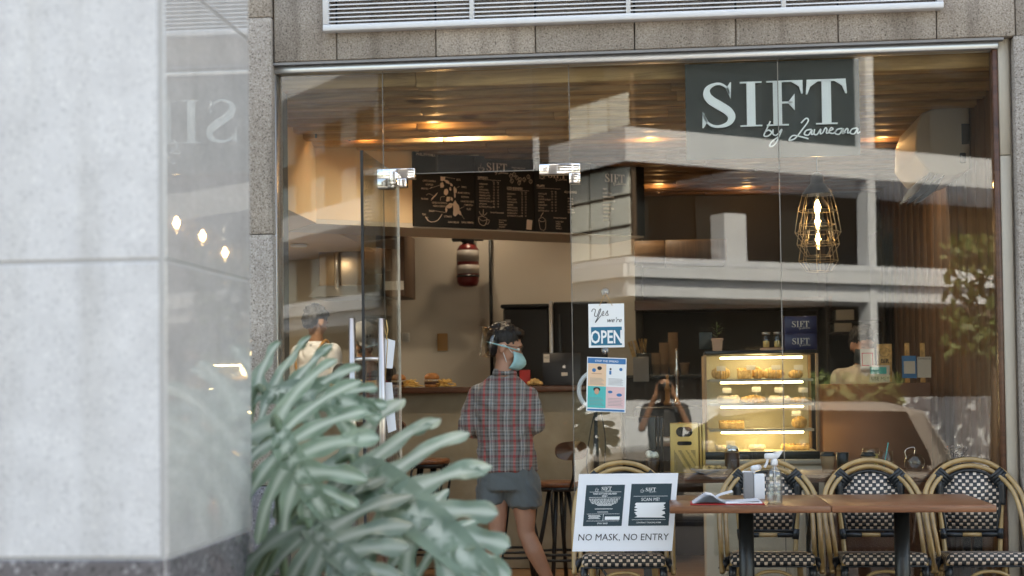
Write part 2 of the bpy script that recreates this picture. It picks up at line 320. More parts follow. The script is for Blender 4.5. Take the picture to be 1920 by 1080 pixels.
        return s.add(vs, fs, True)
    def loft(s, rings, n=24):   # rings: (center, rx, ry[, rotz]) closed at both ends, superelliptic
        vs = []; fs = []
        for rg in rings:
            c, rx, ry = V(rg[0]), rg[1], rg[2]; rz = rg[3] if len(rg) > 3 else 0
            for k in range(n):
                an = 2*pi*k/n; x = rx*math.copysign(abs(cos(an))**.85, cos(an)); y = ry*math.copysign(abs(sin(an))**.85, sin(an))
                vs.append(c+V((x*cos(rz)-y*sin(rz), x*sin(rz)+y*cos(rz), 0)))
        m = len(rings)
        for i in range(m-1):
            for k in range(n): fs.append((i*n+k, i*n+(k+1) % n, (i+1)*n+(k+1) % n, (i+1)*n+k))
        fs.append(tuple(range(n-1, -1, -1))); fs.append(tuple((m-1)*n+k for k in range(n)))
        return s.add(vs, fs, True)
    def mesh(s, name):
        me = bpy.data.meshes.new(name); me.from_pydata([tuple(p) for p in s.v], [], s.f)
        me.polygons.foreach_set('use_smooth', s.sm); me.update(); return me
    def build(s, name, m, parent=None, M=None, fix=False):
        me = s.mesh(name)
        if fix:
            bm = bmesh.new(); bm.from_mesh(me); bmesh.ops.recalc_face_normals(bm, faces=bm.faces); bm.to_mesh(me); bm.free()
        me.materials.append(MATS[m] if isinstance(m, str) else m)
        o = bpy.data.objects.new(name, me); col.objects.link(o)
        if parent: o.parent = parent
        if M is not None: o.matrix_local = M
        return o
    def remesh(s, name, m, parent=None, voxel=.01, smooth=4, disp=None):      # disp = (amplitude, frequency vector) of folds
        me = s.mesh(name+'_tmp'); o = bpy.data.objects.new('tmp', me); col.objects.link(o)
        r = o.modifiers.new('r', 'REMESH'); r.mode = 'VOXEL'; r.voxel_size = voxel; r.use_smooth_shade = True
        k = o.modifiers.new('s', 'SMOOTH'); k.iterations = smooth; k.factor = .6
        dg = bpy.context.evaluated_depsgraph_get(); e = o.evaluated_get(dg); me2 = bpy.data.meshes.new_from_object(e)
        me2.name = name; bpy.data.objects.remove(o); bpy.data.meshes.remove(me)
        me2.polygons.foreach_set('use_smooth', [True]*len(me2.polygons))
        if disp:
            am, fr = disp; nr = [v.normal.copy() for v in me2.vertices]
            for v, q in zip(me2.vertices, nr):
                c = v.co; k = mnoise.noise(V((c.x*fr[0]+3*mnoise.noise(c*4), c.y*fr[1], c.z*fr[2]))); v.co = c+q*(am*(abs(k)*1.6-.35))
        me2.materials.clear(); me2.materials.append(MATS[m])
        ob = bpy.data.objects.new(name, me2); col.objects.link(ob)
        if parent: ob.parent = parent
        return ob

def tag(o, label=None, cat=None, group=None, kind=None):
    if label: o['label'] = label
    if cat: o['category'] = cat
    if group: o['group'] = group
    if kind: o['kind'] = kind
    return o
def thing(name, loc, label, cat, group=None, rz=0):
    o = bpy.data.objects.new(name, None); col.objects.link(o); o.location = loc; o.rotation_euler = (0, 0, rz)
    o.empty_display_size = .1; return tag(o, label, cat, group)
def kids(o): return [c for c in bpy.data.objects if c.parent == o]
def copy_tree(o, parent=None):
    c = o.copy(); col.objects.link(c); c.parent = parent
    if parent: c.matrix_parent_inverse = o.matrix_parent_inverse
    for ch in kids(o): copy_tree(ch, c)
    return c
def pt_light(parent, loc, e, color=(1, .62, .32), r=.03, kind='POINT', name='lamp_light'):
    l = bpy.data.lights.new(name, kind); l.energy = e; l.color = color
    if kind == 'AREA': l.shape = 'DISK'; l.size = r*2
    else: l.shadow_soft_size = r
    o = bpy.data.objects.new(name, l); col.objects.link(o); o.parent = parent; o.location = loc; return o
def bez(pts, n=8):      # Catmull-Rom through points
    P_ = [V(p) for p in pts]; out = []
    for i in range(len(P_)-1):
        a = P_[max(i-1, 0)]; b = P_[i]; c = P_[i+1]; d = P_[min(i+2, len(P_)-1)]
        for k in range(n):
            t = k/n; out.append(.5*((2*b)+(c-a)*t+(2*a-5*b+4*c-d)*t*t+(3*b-a-3*c+d)*t**3))
    out.append(P_[-1]); return out

# text: built-in font to mesh, in the local xz plane facing -y
def text(mb, s, x, z, h, M=None, align='LEFT', y=0, sx=1, bold=0, shear=0, rot=0):
    cu = bpy.data.curves.new('t', 'FONT'); cu.body = s; cu.size = h*1.38; cu.align_x = align; cu.resolution_u = 2; cu.offset = bold*h; cu.shear = shear
    o = bpy.data.objects.new('t', cu); col.objects.link(o); dg = bpy.context.evaluated_depsgraph_get()
    me = bpy.data.meshes.new_from_object(o.evaluated_get(dg)); cr, sr = cos(rot), sin(rot)
    vs = [(x+(p.co.x*sx)*cr-p.co.y*sr, y, z+(p.co.x*sx)*sr+p.co.y*cr) for p in me.vertices]; fs = [tuple(q.vertices) for q in me.polygons]
    mb.add(vs, fs, False, M); bpy.data.objects.remove(o); bpy.data.curves.remove(cu); bpy.data.meshes.remove(me)
def strip(mb, pts, wd, y=0, M=None):     # flat stroke in the xz plane, wd may be a list
    n = len(pts); ws = wd if isinstance(wd, list) else [wd]*n; vs = []; fs = []
    for i in range(n):
        a = pts[max(i-1, 0)]; b = pts[min(i+1, n-1)]; dx, dz = b[0]-a[0], b[1]-a[1]; L = math.hypot(dx, dz) or 1
        nx, nz = -dz/L*ws[i]/2, dx/L*ws[i]/2; x, z = pts[i]
        vs += [(x+nx, y, z+nz), (x-nx, y, z-nz)]
    for i in range(n-1): fs.append((2*i+1, 2*i+3, 2*i+2, 2*i))
    mb.add(vs, fs, False, M)
def cr2(pts, n=6): return [(p.x, p.z) for p in bez([(a, 0, b) for a, b in pts], n)]
def quadf(mb, x0, z0, x1, z1, y=0, M=None): mb.add([(x0, y, z0), (x1, y, z0), (x1, y, z1), (x0, y, z1)], [(0, 1, 2, 3)], False, M)
def sift(mb, x, z, h, y=0, M=None, script=True):
    """the serif word SIFT, height h, left-bottom at x,z (width about 2.75 h) with the script line under it"""
    def q(a, b, c, d): quadf(mb, x+a*h, z+b*h, x+c*h, z+d*h, y, M)
    def pl(pp): 
        n = len(pp); mb.add([(x+a*h, y, z+b*h) for a, b in pp], [tuple(range(n))], False, M)
    # S
    pts = [(.56, .74), (.52, .87), (.40, .965), (.27, .965), (.14, .88), (.12, .74), (.20, .61), (.36, .49), (.53, .36), (.60, .22), (.53, .08), (.36, .02), (.20, .05), (.08, .18), (.05, .32)]
    ws_ = [.03, .04, .05, .06, .10, .15, .18, .19, .18, .15, .10, .06, .05, .04, .03]
    cp = cr2(pts, 5); wl = []
    for i in range(len(cp)): 
        f = i/5; k = int(min(f, len(ws_)-1.001)); wl.append((ws_[k]+(ws_[min(k+1, len(ws_)-1)]-ws_[k])*(f-k))*h)
    strip(mb, [(x+a*h, z+b*h) for a, b in cp], wl, y, M)
    pl([(.585, .64), (.60, 1.0), (.575, 1.0), (.50, .86)]); pl([(.03, .36), (.02, .0), (.045, .0), (.13, .15)])
    # I
    q(.90, .03, 1.07, .97); q(.77, 0, 1.20, .03); q(.77, .97, 1.20, 1.0)
    # F
    q(1.42, .03, 1.59, .97); q(1.29, 0, 1.72, .03); q(1.29, .97, 2.0, 1.0); pl([(1.78, .97), (2.0, .97), (2.0, .70), (1.97, .70), (1.93, .86)])
    q(1.59, .49, 1.80, .53); pl([(1.72, .53), (1.84, .70), (1.84, .34), (1.72, .49)])
    # T
    q(2.37, .03, 2.55, .97); q(2.25, 0, 2.67, .03); q(2.08, .96, 2.84, 1.0); pl([(2.08, .96), (2.06, .68), (2.09, .68), (2.15, .85), (2.30, .96)]); pl([(2.84, .96), (2.86, .68), (2.83, .68), (2.77, .85), (2.62, .96)])
    if script:
        def st(p, wdt=.028): strip(mb, [(x+a*h, z+b*h) for a, b in cr2(p, 5)], wdt*h, y+(-.002 if h > .1 else -.0004), M)
        b0 = 1.1
        st([(1.28, .08), (1.20, -.10), (1.15, -.22), (1.22, -.24), (1.30, -.17), (1.25, -.11), (1.18, -.14)])
        st([(1.33, -.10), (1.33, -.20), (1.40, -.22), (1.50, -.10), (1.46, -.22), (1.36, -.42), (1.26, -.46), (1.30, -.36), (1.46, -.24)])
        st([(1.88, .02), (1.98, .12), (2.02, .06), (1.90, -.12), (1.76, -.30), (1.64, -.34), (1.72, -.24), (1.90, -.28), (2.02, -.32)])
        def a_(c): st([(c+.10, -.12), (c, -.14), (c-.04, -.22), (c+.04, -.24), (c+.11, -.13), (c+.10, -.23), (c+.16, -.20)])
        a_(1.98); st([(2.14, -.12), (2.13, -.22), (2.19, -.23), (2.26, -.12), (2.25, -.22), (2.30, -.20)])
        st([(2.30, -.20), (2.35, -.10), (2.38, -.13), (2.37, -.21), (2.42, -.20)]); st([(2.42, -.17), (2.50, -.13), (2.46, -.10), (2.42, -.19), (2.50, -.22), (2.56, -.17)])
        a_(2.58); st([(2.70, -.12), (2.69, -.23), (2.76, -.13), (2.79, -.15), (2.78, -.22), (2.82, -.21)]); a_(2.87)
def cup_icon(mb, x, z, h, y=0, M=None):
    st = lambda p, t=.05: strip(mb, [(x+a*h, z+b*h) for a, b in cr2(p, 5)], t*h, y, M)
    st([(-.35, .5), (-.33, .2), (-.15, .02), (.1, .02), (.28, .2), (.32, .5)]); st([(-.35, .5), (0, .43), (.32, .5), (0, .56), (-.35, .5)], .03)
    st([(.3, .4), (.46, .42), (.42, .22), (.26, .2)], .04); st([(-.05, .62), (-.1, .75), (0, .85), (-.03, 1.0)], .03); st([(-.5, 0), (0, -.06), (.5, 0)], .03)
mat('till_brown', (.24, .12, .075), .5, var=.05, var_scale=2)
mat('joint_grey', (.22, .21, .19), .25)
# ================================================================== SETTING
YG = 0.0
ZT = P(1067, 122, 0).z                       # top of the glass
XL = P(523, 600, 0).x; XR = P(1866, 500, 0).x
XA = P(722, 600, 0).x; XH = P(751, 600, 0).x; XB = P(1073, 600, 0).x; XC = P(1466, 600, 0).x
ZD = P(900, 323, 0).z                        # top of the door opening
def sbox(name, a, b, m, label=None): 
    o = MB().box(a, b).build(name, m); o['kind'] = 'structure'
    if label: o['label'] = label
    return o
sbox('street', (-150, -200, -.62), (150, 60, -.42), 'street_asphalt')
sbox('pavement', (-40, -9.2, -.6), (40, -6.3, -.3), 'pavement')
sbox('podium_floor', (-14, -6.3, -.6), (14, -.05, 0), 'podium_tile')
sbox('cafe_floor', (-6, -.05, -.3), (6, 9, .003), 'floor_wood')
sbox('far_pavement', (-60, -60, -.6), (60, -19.5, -.30), 'pavement')

# ---------------- the cafe building
cafe = thing('cafe_building', (0, 0, 0), 'rough stone shop front with large frameless windows and a wood slatted ceiling', 'building')
def cpart(name, mb, m, lab=None, parent=None, **k):
    o = mb.build(name, m, parent or cafe, **k)
    if lab: o['label'] = lab
    return o
ZS = ZT+.052                                  # underside of stone header
m = MB(); jo = [-12, -9, -6, P(440, 80, -.08).x] + [P(x, 85, -.08).x for x in (513, 631, 817, 1004, 1190, 1380, 1572, 1757, 1905)] + [4, 7, 12]
for i in range(len(jo)-1):
    a, b = jo[i], jo[i+1]
    if i == 3: continue
    m.rbox((a+.003, -.08, ZS), (b-.003, .2, ZS+.62), .004, seg=1); m.rbox((a+.003, -.08, ZS+.625), (b-.003, .2, ZS+1.4), .004, seg=1)
cpart('stone_header', m, 'rough_stone')
m = MB(); m.box((-12, -.05, ZS+1.4), (12, 9, 9.5)); m.box((-12, -.04, ZS+.002), (12, .18, ZS+1.39)); cpart('upper_storeys', m, 'rough_stone')
m = MB(); xa, xb = P(425, 500, -.1).x, P(512, 500, -.1).x
for z0, z1 in ((P(490, 910, -.1).z, P(490, 440, -.1).z), (P(490, 440, -.1).z+.004, P(490, 33, -.1).z), (P(490, 33, -.1).z+.004, 4.2)):
    m.rbox((xa, -.1, z0), (xb, .12, z1), .004, seg=1)
m.rbox((-12, -.09, 0), (xa-.01, .12, 4.2), .004, seg=1)
cpart('pilaster', m, 'rough_stone')
m = MB(); m.rbox((xa-.02, -.115, 0), (xb+.004, .1, P(490, 912, -.1).z), .004, seg=1); cpart('pilaster_base', m, 'dark_granite')
m = MB(); xc = P(1906, 300, -.09).x; m.rbox((xc, -.09, 0), (12, .12, ZS-.003), .004, seg=1); cpart('pilaster', m, 'rough_stone')
m = MB(); x0 = XR+.028; zj = P(1880, 291, -.03).z
m.rbox((x0, -.03, .0), (xc-.012, .1, zj-.002), .003, seg=1); m.rbox((x0, -.03, zj+.002), (xc-.012, .1, ZT+.05), .003, seg=1); m.box((xc-.012, .0, 0), (xc, .1, ZT+.05))
cpart('door_jamb_panel', m, 'frame_panel')
# frame
m = MB(); m.rbox((XL-.03, -.045, ZT), (XR+.03, .05, ZT+.036), .003, seg=1); m.rbox((XL-.035, -.035, 0), (XL, .045, ZT-.001), .003, seg=1); m.rbox((XL-.055, -.06, 0), (XL-.037, .04, ZT+.05), .002, seg=1)
cpart('window_frame', m, 'aluminium')
m = MB(); m.rbox((XR, -.035, 0), (XR+.026, .045, ZT-.001), .003, seg=1); m.box((XL, -.02, 0), (XH, .03, .05)); m.box((XB, -.02, 0), (XR, .03, .05)); cpart('window_frame', m, 'dark_wood', 'dark bronze side post of the window')
m = MB(); m.box((XL-.06, -.07, ZT+.037), (XR+.05, .1, ZT+.05)); cpart('lintel_trim', m, 'mid_grey')
# glass panes 10 mm thick
def pane(a, b, z0, z1, nm='glass_pane', mt='shop_glass', y=0, par=None):
    return cpart(nm, MB().box((a, y-.005, z0), (b, y+.005, z1)), mt, parent=par)
pane(XL+.001, XA-.002, .05, ZT-.002); pane(XB+.002, XC-.002, .05, ZT-.002); pane(XC+.002, XR-.001, .05, ZT-.002)
pane(XA+.002, XB-.002, ZD+.004, ZT-.002, 'glass_transom')
m = MB()
m.box((XC-.0022, -.0062, .05), (XC+.0022, .0062, ZT)); m.box((XA-.0013, -.0062, .05), (XA+.0013, .0062, ZT)); m.box((XB-.002, -.0062, .05), (XB+.001, .0062, ZT))
m.box((XA+.0022, -.0055, ZD), (XB-.0022, .0055, ZD+.0035)); cpart('glass_joint', m, 'joint_grey')
# patch fittings
for (xa_, xb_, y0, y1, lx) in ((707, 778, 317, 352, 0), (1011, 1088, 308, 343, 1)):
    a = P(xa_, y0, -.03); b = P(xb_, y1, -.03); zm = a.z-(a.z-b.z)*.52
    m = MB(); m.rbox((a.x, -.032, zm), (b.x, .03, a.z), .003, seg=2)
    if lx: m.rbox((b.x-(b.x-a.x)*.27, -.0325, b.z), (b.x, .03, zm+.004), .003, seg=2)
    else: m.rbox((a.x, -.0325, b.z), (a.x+(b.x-a.x)*.45, .03, zm+.004), .003, seg=2); m.rbox((a.x+(b.x-a.x)*.55, -.034, b.z+.005), (a.x+(b.x-a.x)*.78, .02, zm), .004, seg=2)
    cpart('patch_fitting', m, 'chrome')
# ceiling with slats
m = MB(); m.box((-2.35, .0, 3.03), (2.2, 7.2, 3.12)); cpart('ceiling', m, 'plank_wood')
nb = 0
for i in range(21):
    y = .12+.25*i
    xs = [-2.3, -1.1+random.uniform(-.5, .5), .5+random.uniform(-.5, .5), 2.15]
    for k in range(3):
        m = MB(); dz = random.uniform(-.006, .006)
        m.rbox((xs[k]+.001, y, 2.885+dz), (xs[k+1]-.001, y+.11, 3.028), .004, seg=1)
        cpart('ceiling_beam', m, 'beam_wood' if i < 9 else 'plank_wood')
# walls
m = MB(); m.box((-3.4, .26, 2.39), (-2.25, 5.29, 3.1)); cpart('dropped_box', m, 'warm_wall', 'dropped boxing along the left side')
m = MB(); m.box((-3.4, .26, 0), (-3.3, 5.29, 2.385)); cpart('side_wall', m, 'cream_plaster')
YB = 4.6
m = MB(); m.box((-3.3, YB, 0), (P(1190, 500, YB).x, YB+.1, 3.02)); cpart('back_wall', m, 'beige_wall')
m = MB(); m.box((P(1190, 500, YB).x, YB+.4, 0), (2.2, YB+.5, 3.02)); m.box((P(1190, 500, YB).x, YB, 0), (P(1190, 500, YB).x+.06, YB+.4, 3.02)); cpart('back_wall', m, 'brick_back', 'dark olive wall behind the coffee bar')
m = MB(); XW = 1.80
k = .1
while k < 5.0:
    m.rbox((XW, k, 0), (XW+.1, k+.27, 3.0), .006, seg=1); k += .275
m.box((XW+.05, .06, 0), (XW+.3, 5.2, 3.1)); cpart('side_wall', m, 'brown_panel', 'brown timber boarded wall on the right')
m = MB(); m.box((-3.6, 5.3, 0), (2.6, 5.4, 3.2)); m.box((-12, 0.13, 0), (-2.0, .25, 4)); m.box((-3.6, .1, 0), (-3.41, 5.3, 4)); m.box((2.15, .13, 0), (12, .25, 4)); m.box((-3.6, .3, 3.13), (2.6, 5.4, 3.3)); cpart('backing_wall', m, 'brick_back')
# left hand cream return wall seen low behind the counter + angled bulkhead
def bl(x, d): return V((x, d-7.6, 0))
B0 = bl(-2.25, 9.56); B1 = bl(P(1207, 400, 3.55).x, 9.93+.67*(P(1207, 400, 3.55).x+1.68))
bd = (B1-B0).normalized(); bn = V((bd.y, -bd.x, 0)); bn = bn if bn.y < 0 else -bn
bL = (B1-B0).length; ZB0, ZB1 = 2.395, 2.90
BM = Matrix(((bd.x, -bn.x, 0, B0.x), (bd.y, -bn.y, 0, B0.y), (0, 0, 1, 0), (0, 0, 0, 1)))
m = MB(); m.box((0, 0, ZB0-.01), (bL, .55, ZB0+.02)); cpart('bulkhead_soffit', m, 'beige_wall', M=BM)
m = MB(); m.box((0, .0, ZB0+.021), (bL, .08, 3.02)); cpart('bulkhead', m, 'warm_wall', 'angled orange lit bulkhead that carries the menu boards', M=BM)
# louvre above the window
yl = -.14; A = P(605, 58, yl); Bq = P(1770, 25, yl); zt = A.z+.42
lv = cpart('louvre_frame', (lambda m: [m.rbox((A.x, yl, A.z), (Bq.x, yl+.07, A.z+.032), .003, seg=1), m.rbox((A.x, yl, A.z+.033), (A.x+.03, yl+.07, zt), .003, seg=1), m.rbox((Bq.x-.03, yl, A.z+.033), (Bq.x, yl+.07, zt), .003, seg=1)] +
   [m.rbox((P(x, 20, yl).x-.011, yl, A.z+.033), (P(x, 20, yl).x+.011, yl+.07, zt), .003, seg=1) for x in (884, 1178, 1470)] and m)(MB()), 'white_paint', 'white metal ventilation louvre above the window')
m = MB(); k = 0
while A.z+.045+k*.0215 < zt:
    z = A.z+.045+k*.0215
    m.add([(A.x+.03, yl+.012, z), (Bq.x-.03, yl+.012, z), (Bq.x-.03, yl+.045, z+.012), (A.x+.03, yl+.045, z+.012), (A.x+.03, yl+.012, z+.006), (Bq.x-.03, yl+.012, z+.006), (Bq.x-.03, yl+.045, z+.018), (A.x+.03, yl+.045, z+.018)],
          [(0, 3, 2, 1), (4, 5, 6, 7), (0, 1, 5, 4), (1, 2, 6, 5), (2, 3, 7, 6), (3, 0, 4, 7)]); k += 1
cpart('slats', m, 'white_paint', parent=lv)
m = MB(); m.box((A.x+.01, yl+.062, A.z+.02), (Bq.x-.01, yl+.066, zt)); cpart('backing', m, 'black_metal', parent=lv)
# AC-like white hood high on the right wall
# ---------------- open glass door
door = thing('glass_door', (XH, 0, 0), 'frameless glass door swung open towards the street, with a long steel pull handle', 'door')
pe = P(678, 282, -.86); hx, hy = XH, -.0
ang = math.atan2(pe.y-0, pe.x-XH); Ld = math.hypot(pe.x-XH, pe.y)
DM = Matrix.Rotation(ang, 4, 'Z')
dz1 = pe.z
o = MB().box((.03, -.005, .02), (Ld-.004, .005, dz1)).build('glass_leaf', 'door_glass', door, M=DM)
MB().box((Ld-.0035, -.006, .02), (Ld+.004, .006, dz1)).build('edge_strip', 'black_rubber', door, M=DM)
MB().rbox((.02, -.014, dz1-.06), (.16, .014, dz1+.004), .003).build('top_clamp', 'chrome', door, M=DM)
MB().box((.026, -.006, .02), (.0295, .006, dz1-.06)).build('hinge_edge', 'steel', door, M=DM)
yh = -.70; a1 = P(660, 597, yh); a2 = P(715, 597, yh); zb = .62
hm = MB()
for a in (a1, a2): hm.tube([(a.x, yh, zb), (a.x, yh, a.z)], .0165, 16)
hx_ = hm.build('pull_handle', 'steel', door); hx_.matrix_parent_inverse = Matrix.Translation((-XH, 0, 0))
zc = P(690, 673, yh).z
mm = MB(); mm.tube([(a1.x, yh, zc), (a2.x, yh, zc)], .010, 12); mm.tube([(a1.x, yh, .8), (a2.x, yh, .8)], .010, 12); q = mm.build('cross_bar', 'steel', hx_)
# papers hanging off the handle
ph = thing('hanging_paper', (a2.x+.03, yh, 1.2), 'two white paper sheets on a cord hanging from the inner bar of the door handle', 'paper')
def at_(mb, root, name, mt): 
    o = mb.build(name, mt, root); o.matrix_parent_inverse = Matrix.Translation(-root.location); return o
def sheet(px4, Y, name, root, mt='paper', th=.0015):
    pts = [P(x, y, Y) for x, y in px4]; n = len(pts)
    m = MB(); m.add(pts+[p+V((0, th, 0)) for p in pts], [tuple(range(n)), tuple(range(2*n-1, n-1, -1))]+[(i, i+n, (i+1) % n+n, (i+1) % n) for i in range(n)])
    return at_(m, root, name, mt)
sheet([(720, 633), (741, 639), (736, 691), (720, 690)], yh, 'sheet', ph); sheet([(720, 717), (735, 717), (743, 806), (728, 812), (721, 760)], yh+.01, 'sheet', ph)
m = MB(); m.tube([P(724, 600, yh), P(727, 618, yh), P(724, 636, yh)], .003, 6); m.tube([P(720, 600, yh), P(722, 620, yh), P(727, 640, yh), P(722, 715, yh)], .002, 6); at_(m, ph, 'cord', 'pastry')

# ---------------- granite pillar in front
pil = thing('granite_pillar', (-1.36, -4.36, 0), 'pale grey granite clad pillar standing close to the camera, polished on its side', 'pillar')
PX0, PX1, PY0, PY1 = -1.76, -1.0, -4.68, -4.05
def flat(o):
    o.data.polygons.foreach_set('use_smooth', [False]*len(o.data.polygons)); return o
def prr(z0, z1, mt, nm, e=0):
    # front skin honed, side skin polished
    m = MB(); m.rbox((PX0-e, PY0-e, z0), (PX1-.012+e, PY0+.03, z1), .004, seg=2); o = flat(at_(m, pil, nm, mt if mt == 'dark_granite' else 'honed_granite'))
    m = MB(); m.rbox((PX1-.03+e, PY0+.012-e, z0), (PX1+e, PY1+e, z1), .002, seg=1); m.rbox((PX0-e, PY0+.04, z0), (PX1-.035, PY1-.01, z1), .004, seg=1)
    m.add([(PX1-.012+e, PY0-e+.002, z0), (PX1+e-.002, PY0+.012-e, z0), (PX1+e-.002, PY0+.012-e, z1), (PX1-.012+e, PY0-e+.002, z1)], [(0, 1, 2, 3)])
    o2 = flat(at_(m, pil, nm, 'dark_granite' if mt == 'dark_granite' else 'polished_granite')); 
    if mt != 'dark_granite': o2['label'] = 'polished slab on the side of the pillar'
prr(0, .955, 'dark_granite', 'base', .003)
for z0, z1 in ((.960, 1.556), (1.562, 2.146), (2.152, 2.75), (2.756, 3.6), (3.61, 5.2)): prr(z0, z1, 'g', 'cladding_slab')
m = MB(); m.box((PX0+.003, PY0+.003, 0), (PX1-.003, PY1-.003, 5.2)); at_(m, pil, 'joint_mortar', 'joint_fill')

# ---------------- building across the street (seen mirrored in the glass)
opp = thing('opposite_building', (4, -26, 0), 'pale concrete apartment block with deep balcony parapets across the street, mirrored in the cafe glass', 'building')
def VP_(px, py, yv): p = P(px, py, yv); return V((p.x, -p.y, p.z))
C0 = V((-.75, -24, 0)); 
def wing(A_, B_, tall, name):
    d = (B_-A_); L = d.length; d.normalize(); nrm = V((-d.y, d.x, 0)); nrm = nrm if nrm.y > 0 else -nrm
    return Matrix(((d.x, nrm.x, 0, A_.x), (d.y, nrm.y, 0, A_.y), (0, 0, 1, 0), (0, 0, 0, 1))), L
def opart(nm, mb, mt, M, lab=None):
    mb.v = [M @ p for p in mb.v]; o = mb.build(nm, mt, opp, fix=True); o.matrix_parent_inverse = Matrix.Translation(-opp.location)
    if lab: o['label'] = lab
    return o
Rr = V((9.6, -31.2, 0)); Lw = V((-16, -45, 0))
M1, L1 = wing(C0, C0+(V((8.3, -30.4, 0))-C0)*1.8, 0, ''); M2, L2 = wing(C0, V((-30, -63, 0)), 0, '')
for MM, LL, w1 in ((M1, L1, 1), (M2, L2, 0)):
    m = MB(); 
    for zb_, h_ in ((6.09, .73), (10.6, .8)): m.box((0, -.9, zb_), (LL, .0, zb_+h_)); m.box((0, -3, zb_), (LL, -.9, zb_+.25))
    m.box((-.02, -.1, 3.62), (LL, .12, 3.9)); m.box((-.02, -.1, 3.92), (LL, .05, 4.05)); m.box((0, -.7, 3.22), (LL, -.02, 3.6));  m.box((0, -3, 3.3), (LL, -.7, 3.5))
    m.box((-.05, -2.5, 17.5), (LL, .3, 18.4))
    opart('parapet', m, 'facade_white', MM)
    m = MB(); m.box((-3 if w1 else 6.0, -6, -.4), (LL, -3.0, 18)); opart('wall', m, 'facade_dark' if w1 else 'facade_brown', MM)
    k = 1.4
    while k < min(LL, 32):
        for zb_, ww in ((.2, 1.5), (4.1, 1.2), (6.9, 1.2), (9.6, 1.2)):
            if w1 or k > 6: opart('window', MB().box((k, -2.98, zb_), (k+ww, -2.94, zb_+1.9)), 'window_dark' if w1 else 'window_pale', MM)
        k += 2.6
    for k in ((6.78,) if w1 else (8, 20)): opart('column', MB().box((k, -.35, -.3), (k+.24, .02, 18)), 'facade_white', MM)
    if w1: opart('balcony_block', MB().box((2.6, -.5, 3.6), (3.2, .0, 5.1)), 'facade_white', MM)
# bright wall with windows right at the corner (left wing, first bay)
m = MB(); m.box((.12, -.35, 4.05), (2.6, -.25, 6.08)); m.box((.12, -.35, 6.83), (2.6, -.25, 8.0)); opart('bay_wall', m, 'bay_frame', M2)
for k in range(3):
    for j in range(3): opart('bay_window', MB().box((.20+k*.78, -.245, 4.12+j*.66), (.90+k*.78, -.22, 4.70+j*.66)), 'pane_white', M2)
    opart('bay_window', MB().box((.20+k*.78, -.245, 6.9), (.90+k*.78, -.22, 7.6)), 'pane_white', M2)
m = MB(); 
for k in range(30): m.box((1.9, -2.9, 6.9+k*.07), (6.0, -2.85, 6.93+k*.07))
opart('louvre_panel', m, 'dim_grey', M1)
# fence and low wall, trees across the street
fn = thing('street_fence', (4, -17, -.4), 'white boundary wall topped with black iron railings across the street', 'fence')
m = MB(); m.box((-3, -19.4, -.4), (14, -19.2, 1.05)); at_(m, fn, 'wall', 'facade_white')
m = MB(); m.box((-3, -19.32, 1.5), (14, -19.28, 1.54)); k = -3
while k < 14: m.box((k, -19.32, 1.05), (k+.04, -19.28, 1.75 if int(k*4) % 2 else 1.6)); k += .22
at_(m, fn, 'railing', 'black_metal')
def tree(x, y, h, r, lab):
    t = thing('street_tree', (x, y, -.4), lab, 'tree', 'trees across the street'); m = MB()
    m.tube([(0, 0, 0), (.05, 0, h*.4), (-.05, .03, h*.75)], [.09, .07, .03], 8)
    for k in range(6): a = k*1.05; m.tube([(0, 0, h*(.45+.05*k)), (cos(a)*r*.7, sin(a)*r*.7, h*(.65+.05*k))], [.035, .012], 6)
    m.build('trunk', 'bark', t); m = MB()
    for k in range(700):
        a = random.uniform(0, 6.28); q = random.random()**.5*r; zz = h*.55+random.uniform(0, h*.5); s_ = random.uniform(.06, .13)
        if (int(a*2)+int(zz*3)) % 4 == 0: continue
        M_ = Matrix.Translation((cos(a)*q, sin(a)*q, zz)) @ Euler((random.uniform(0, 6), random.uniform(0, 6), 0)).to_matrix().to_4x4()
        m.add([(-s_, 0, -s_*.4), (s_, 0, -s_*.4), (s_*.6, 0, s_*.5), (-s_*.6, 0, s_*.5)], [(0, 1, 2, 3)], M=M_)
    m.build('crown', 'tree_leaf', t)
tree(5.35, -17.6, 3.9, .75, 'tallest young tree across the street, at the end by the railings'); tree(2.9, -18.2, 1.75, .4, 'short bushy tree across the street, nearer the corner of the block'); tree(3.6, -18.0, 1.7, .35, 'short bushy tree across the street between the other two')
# parked car
car = thing('parked_car', (1.15, -10.3, -.42), 'pale bronze hatchback parked at the kerb behind the photographer', 'car')
def carprof(): return [(-2.1, .35), (-2.12, .75), (-1.95, .95), (-.20, 1.05), (-.55, 1.42), (.1, 1.52), (1.35, 1.50), (1.75, 1.40), (2.0, .98), (2.08, .55), (2.05, .3), (1.75, .25), (-1.8, .25)]
pr = [(x, z) for x, z in carprof()]
rings = [(-.82, .0), (-.86, .03), (-.86, 0), (.86, 0), (.86, .03), (.82, 0)]
m = MB(); n = len(pr); ys = [-.85, -.80, .80, .85]; vs = []
for j, y in enumerate(ys):
    for x, z in pr:
        top = max(0, (z-.95)/.6); yy = y*(1-.22*top) if abs(y) else y; e = .985 if j in (0, 3) else 1.0
        vs.append((x*e, yy, .25+(z-.25)*e))
fs = [tuple(range(n-1, -1, -1)), tuple(range(3*n, 4*n))]
for j in range(3):
    for i in range(n): fs.append((j*n+i, j*n+(i+1) % n, (j+1)*n+(i+1) % n, (j+1)*n+i))
m.add(vs, fs); body = m.build('body', 'car_body', car, fix=True)
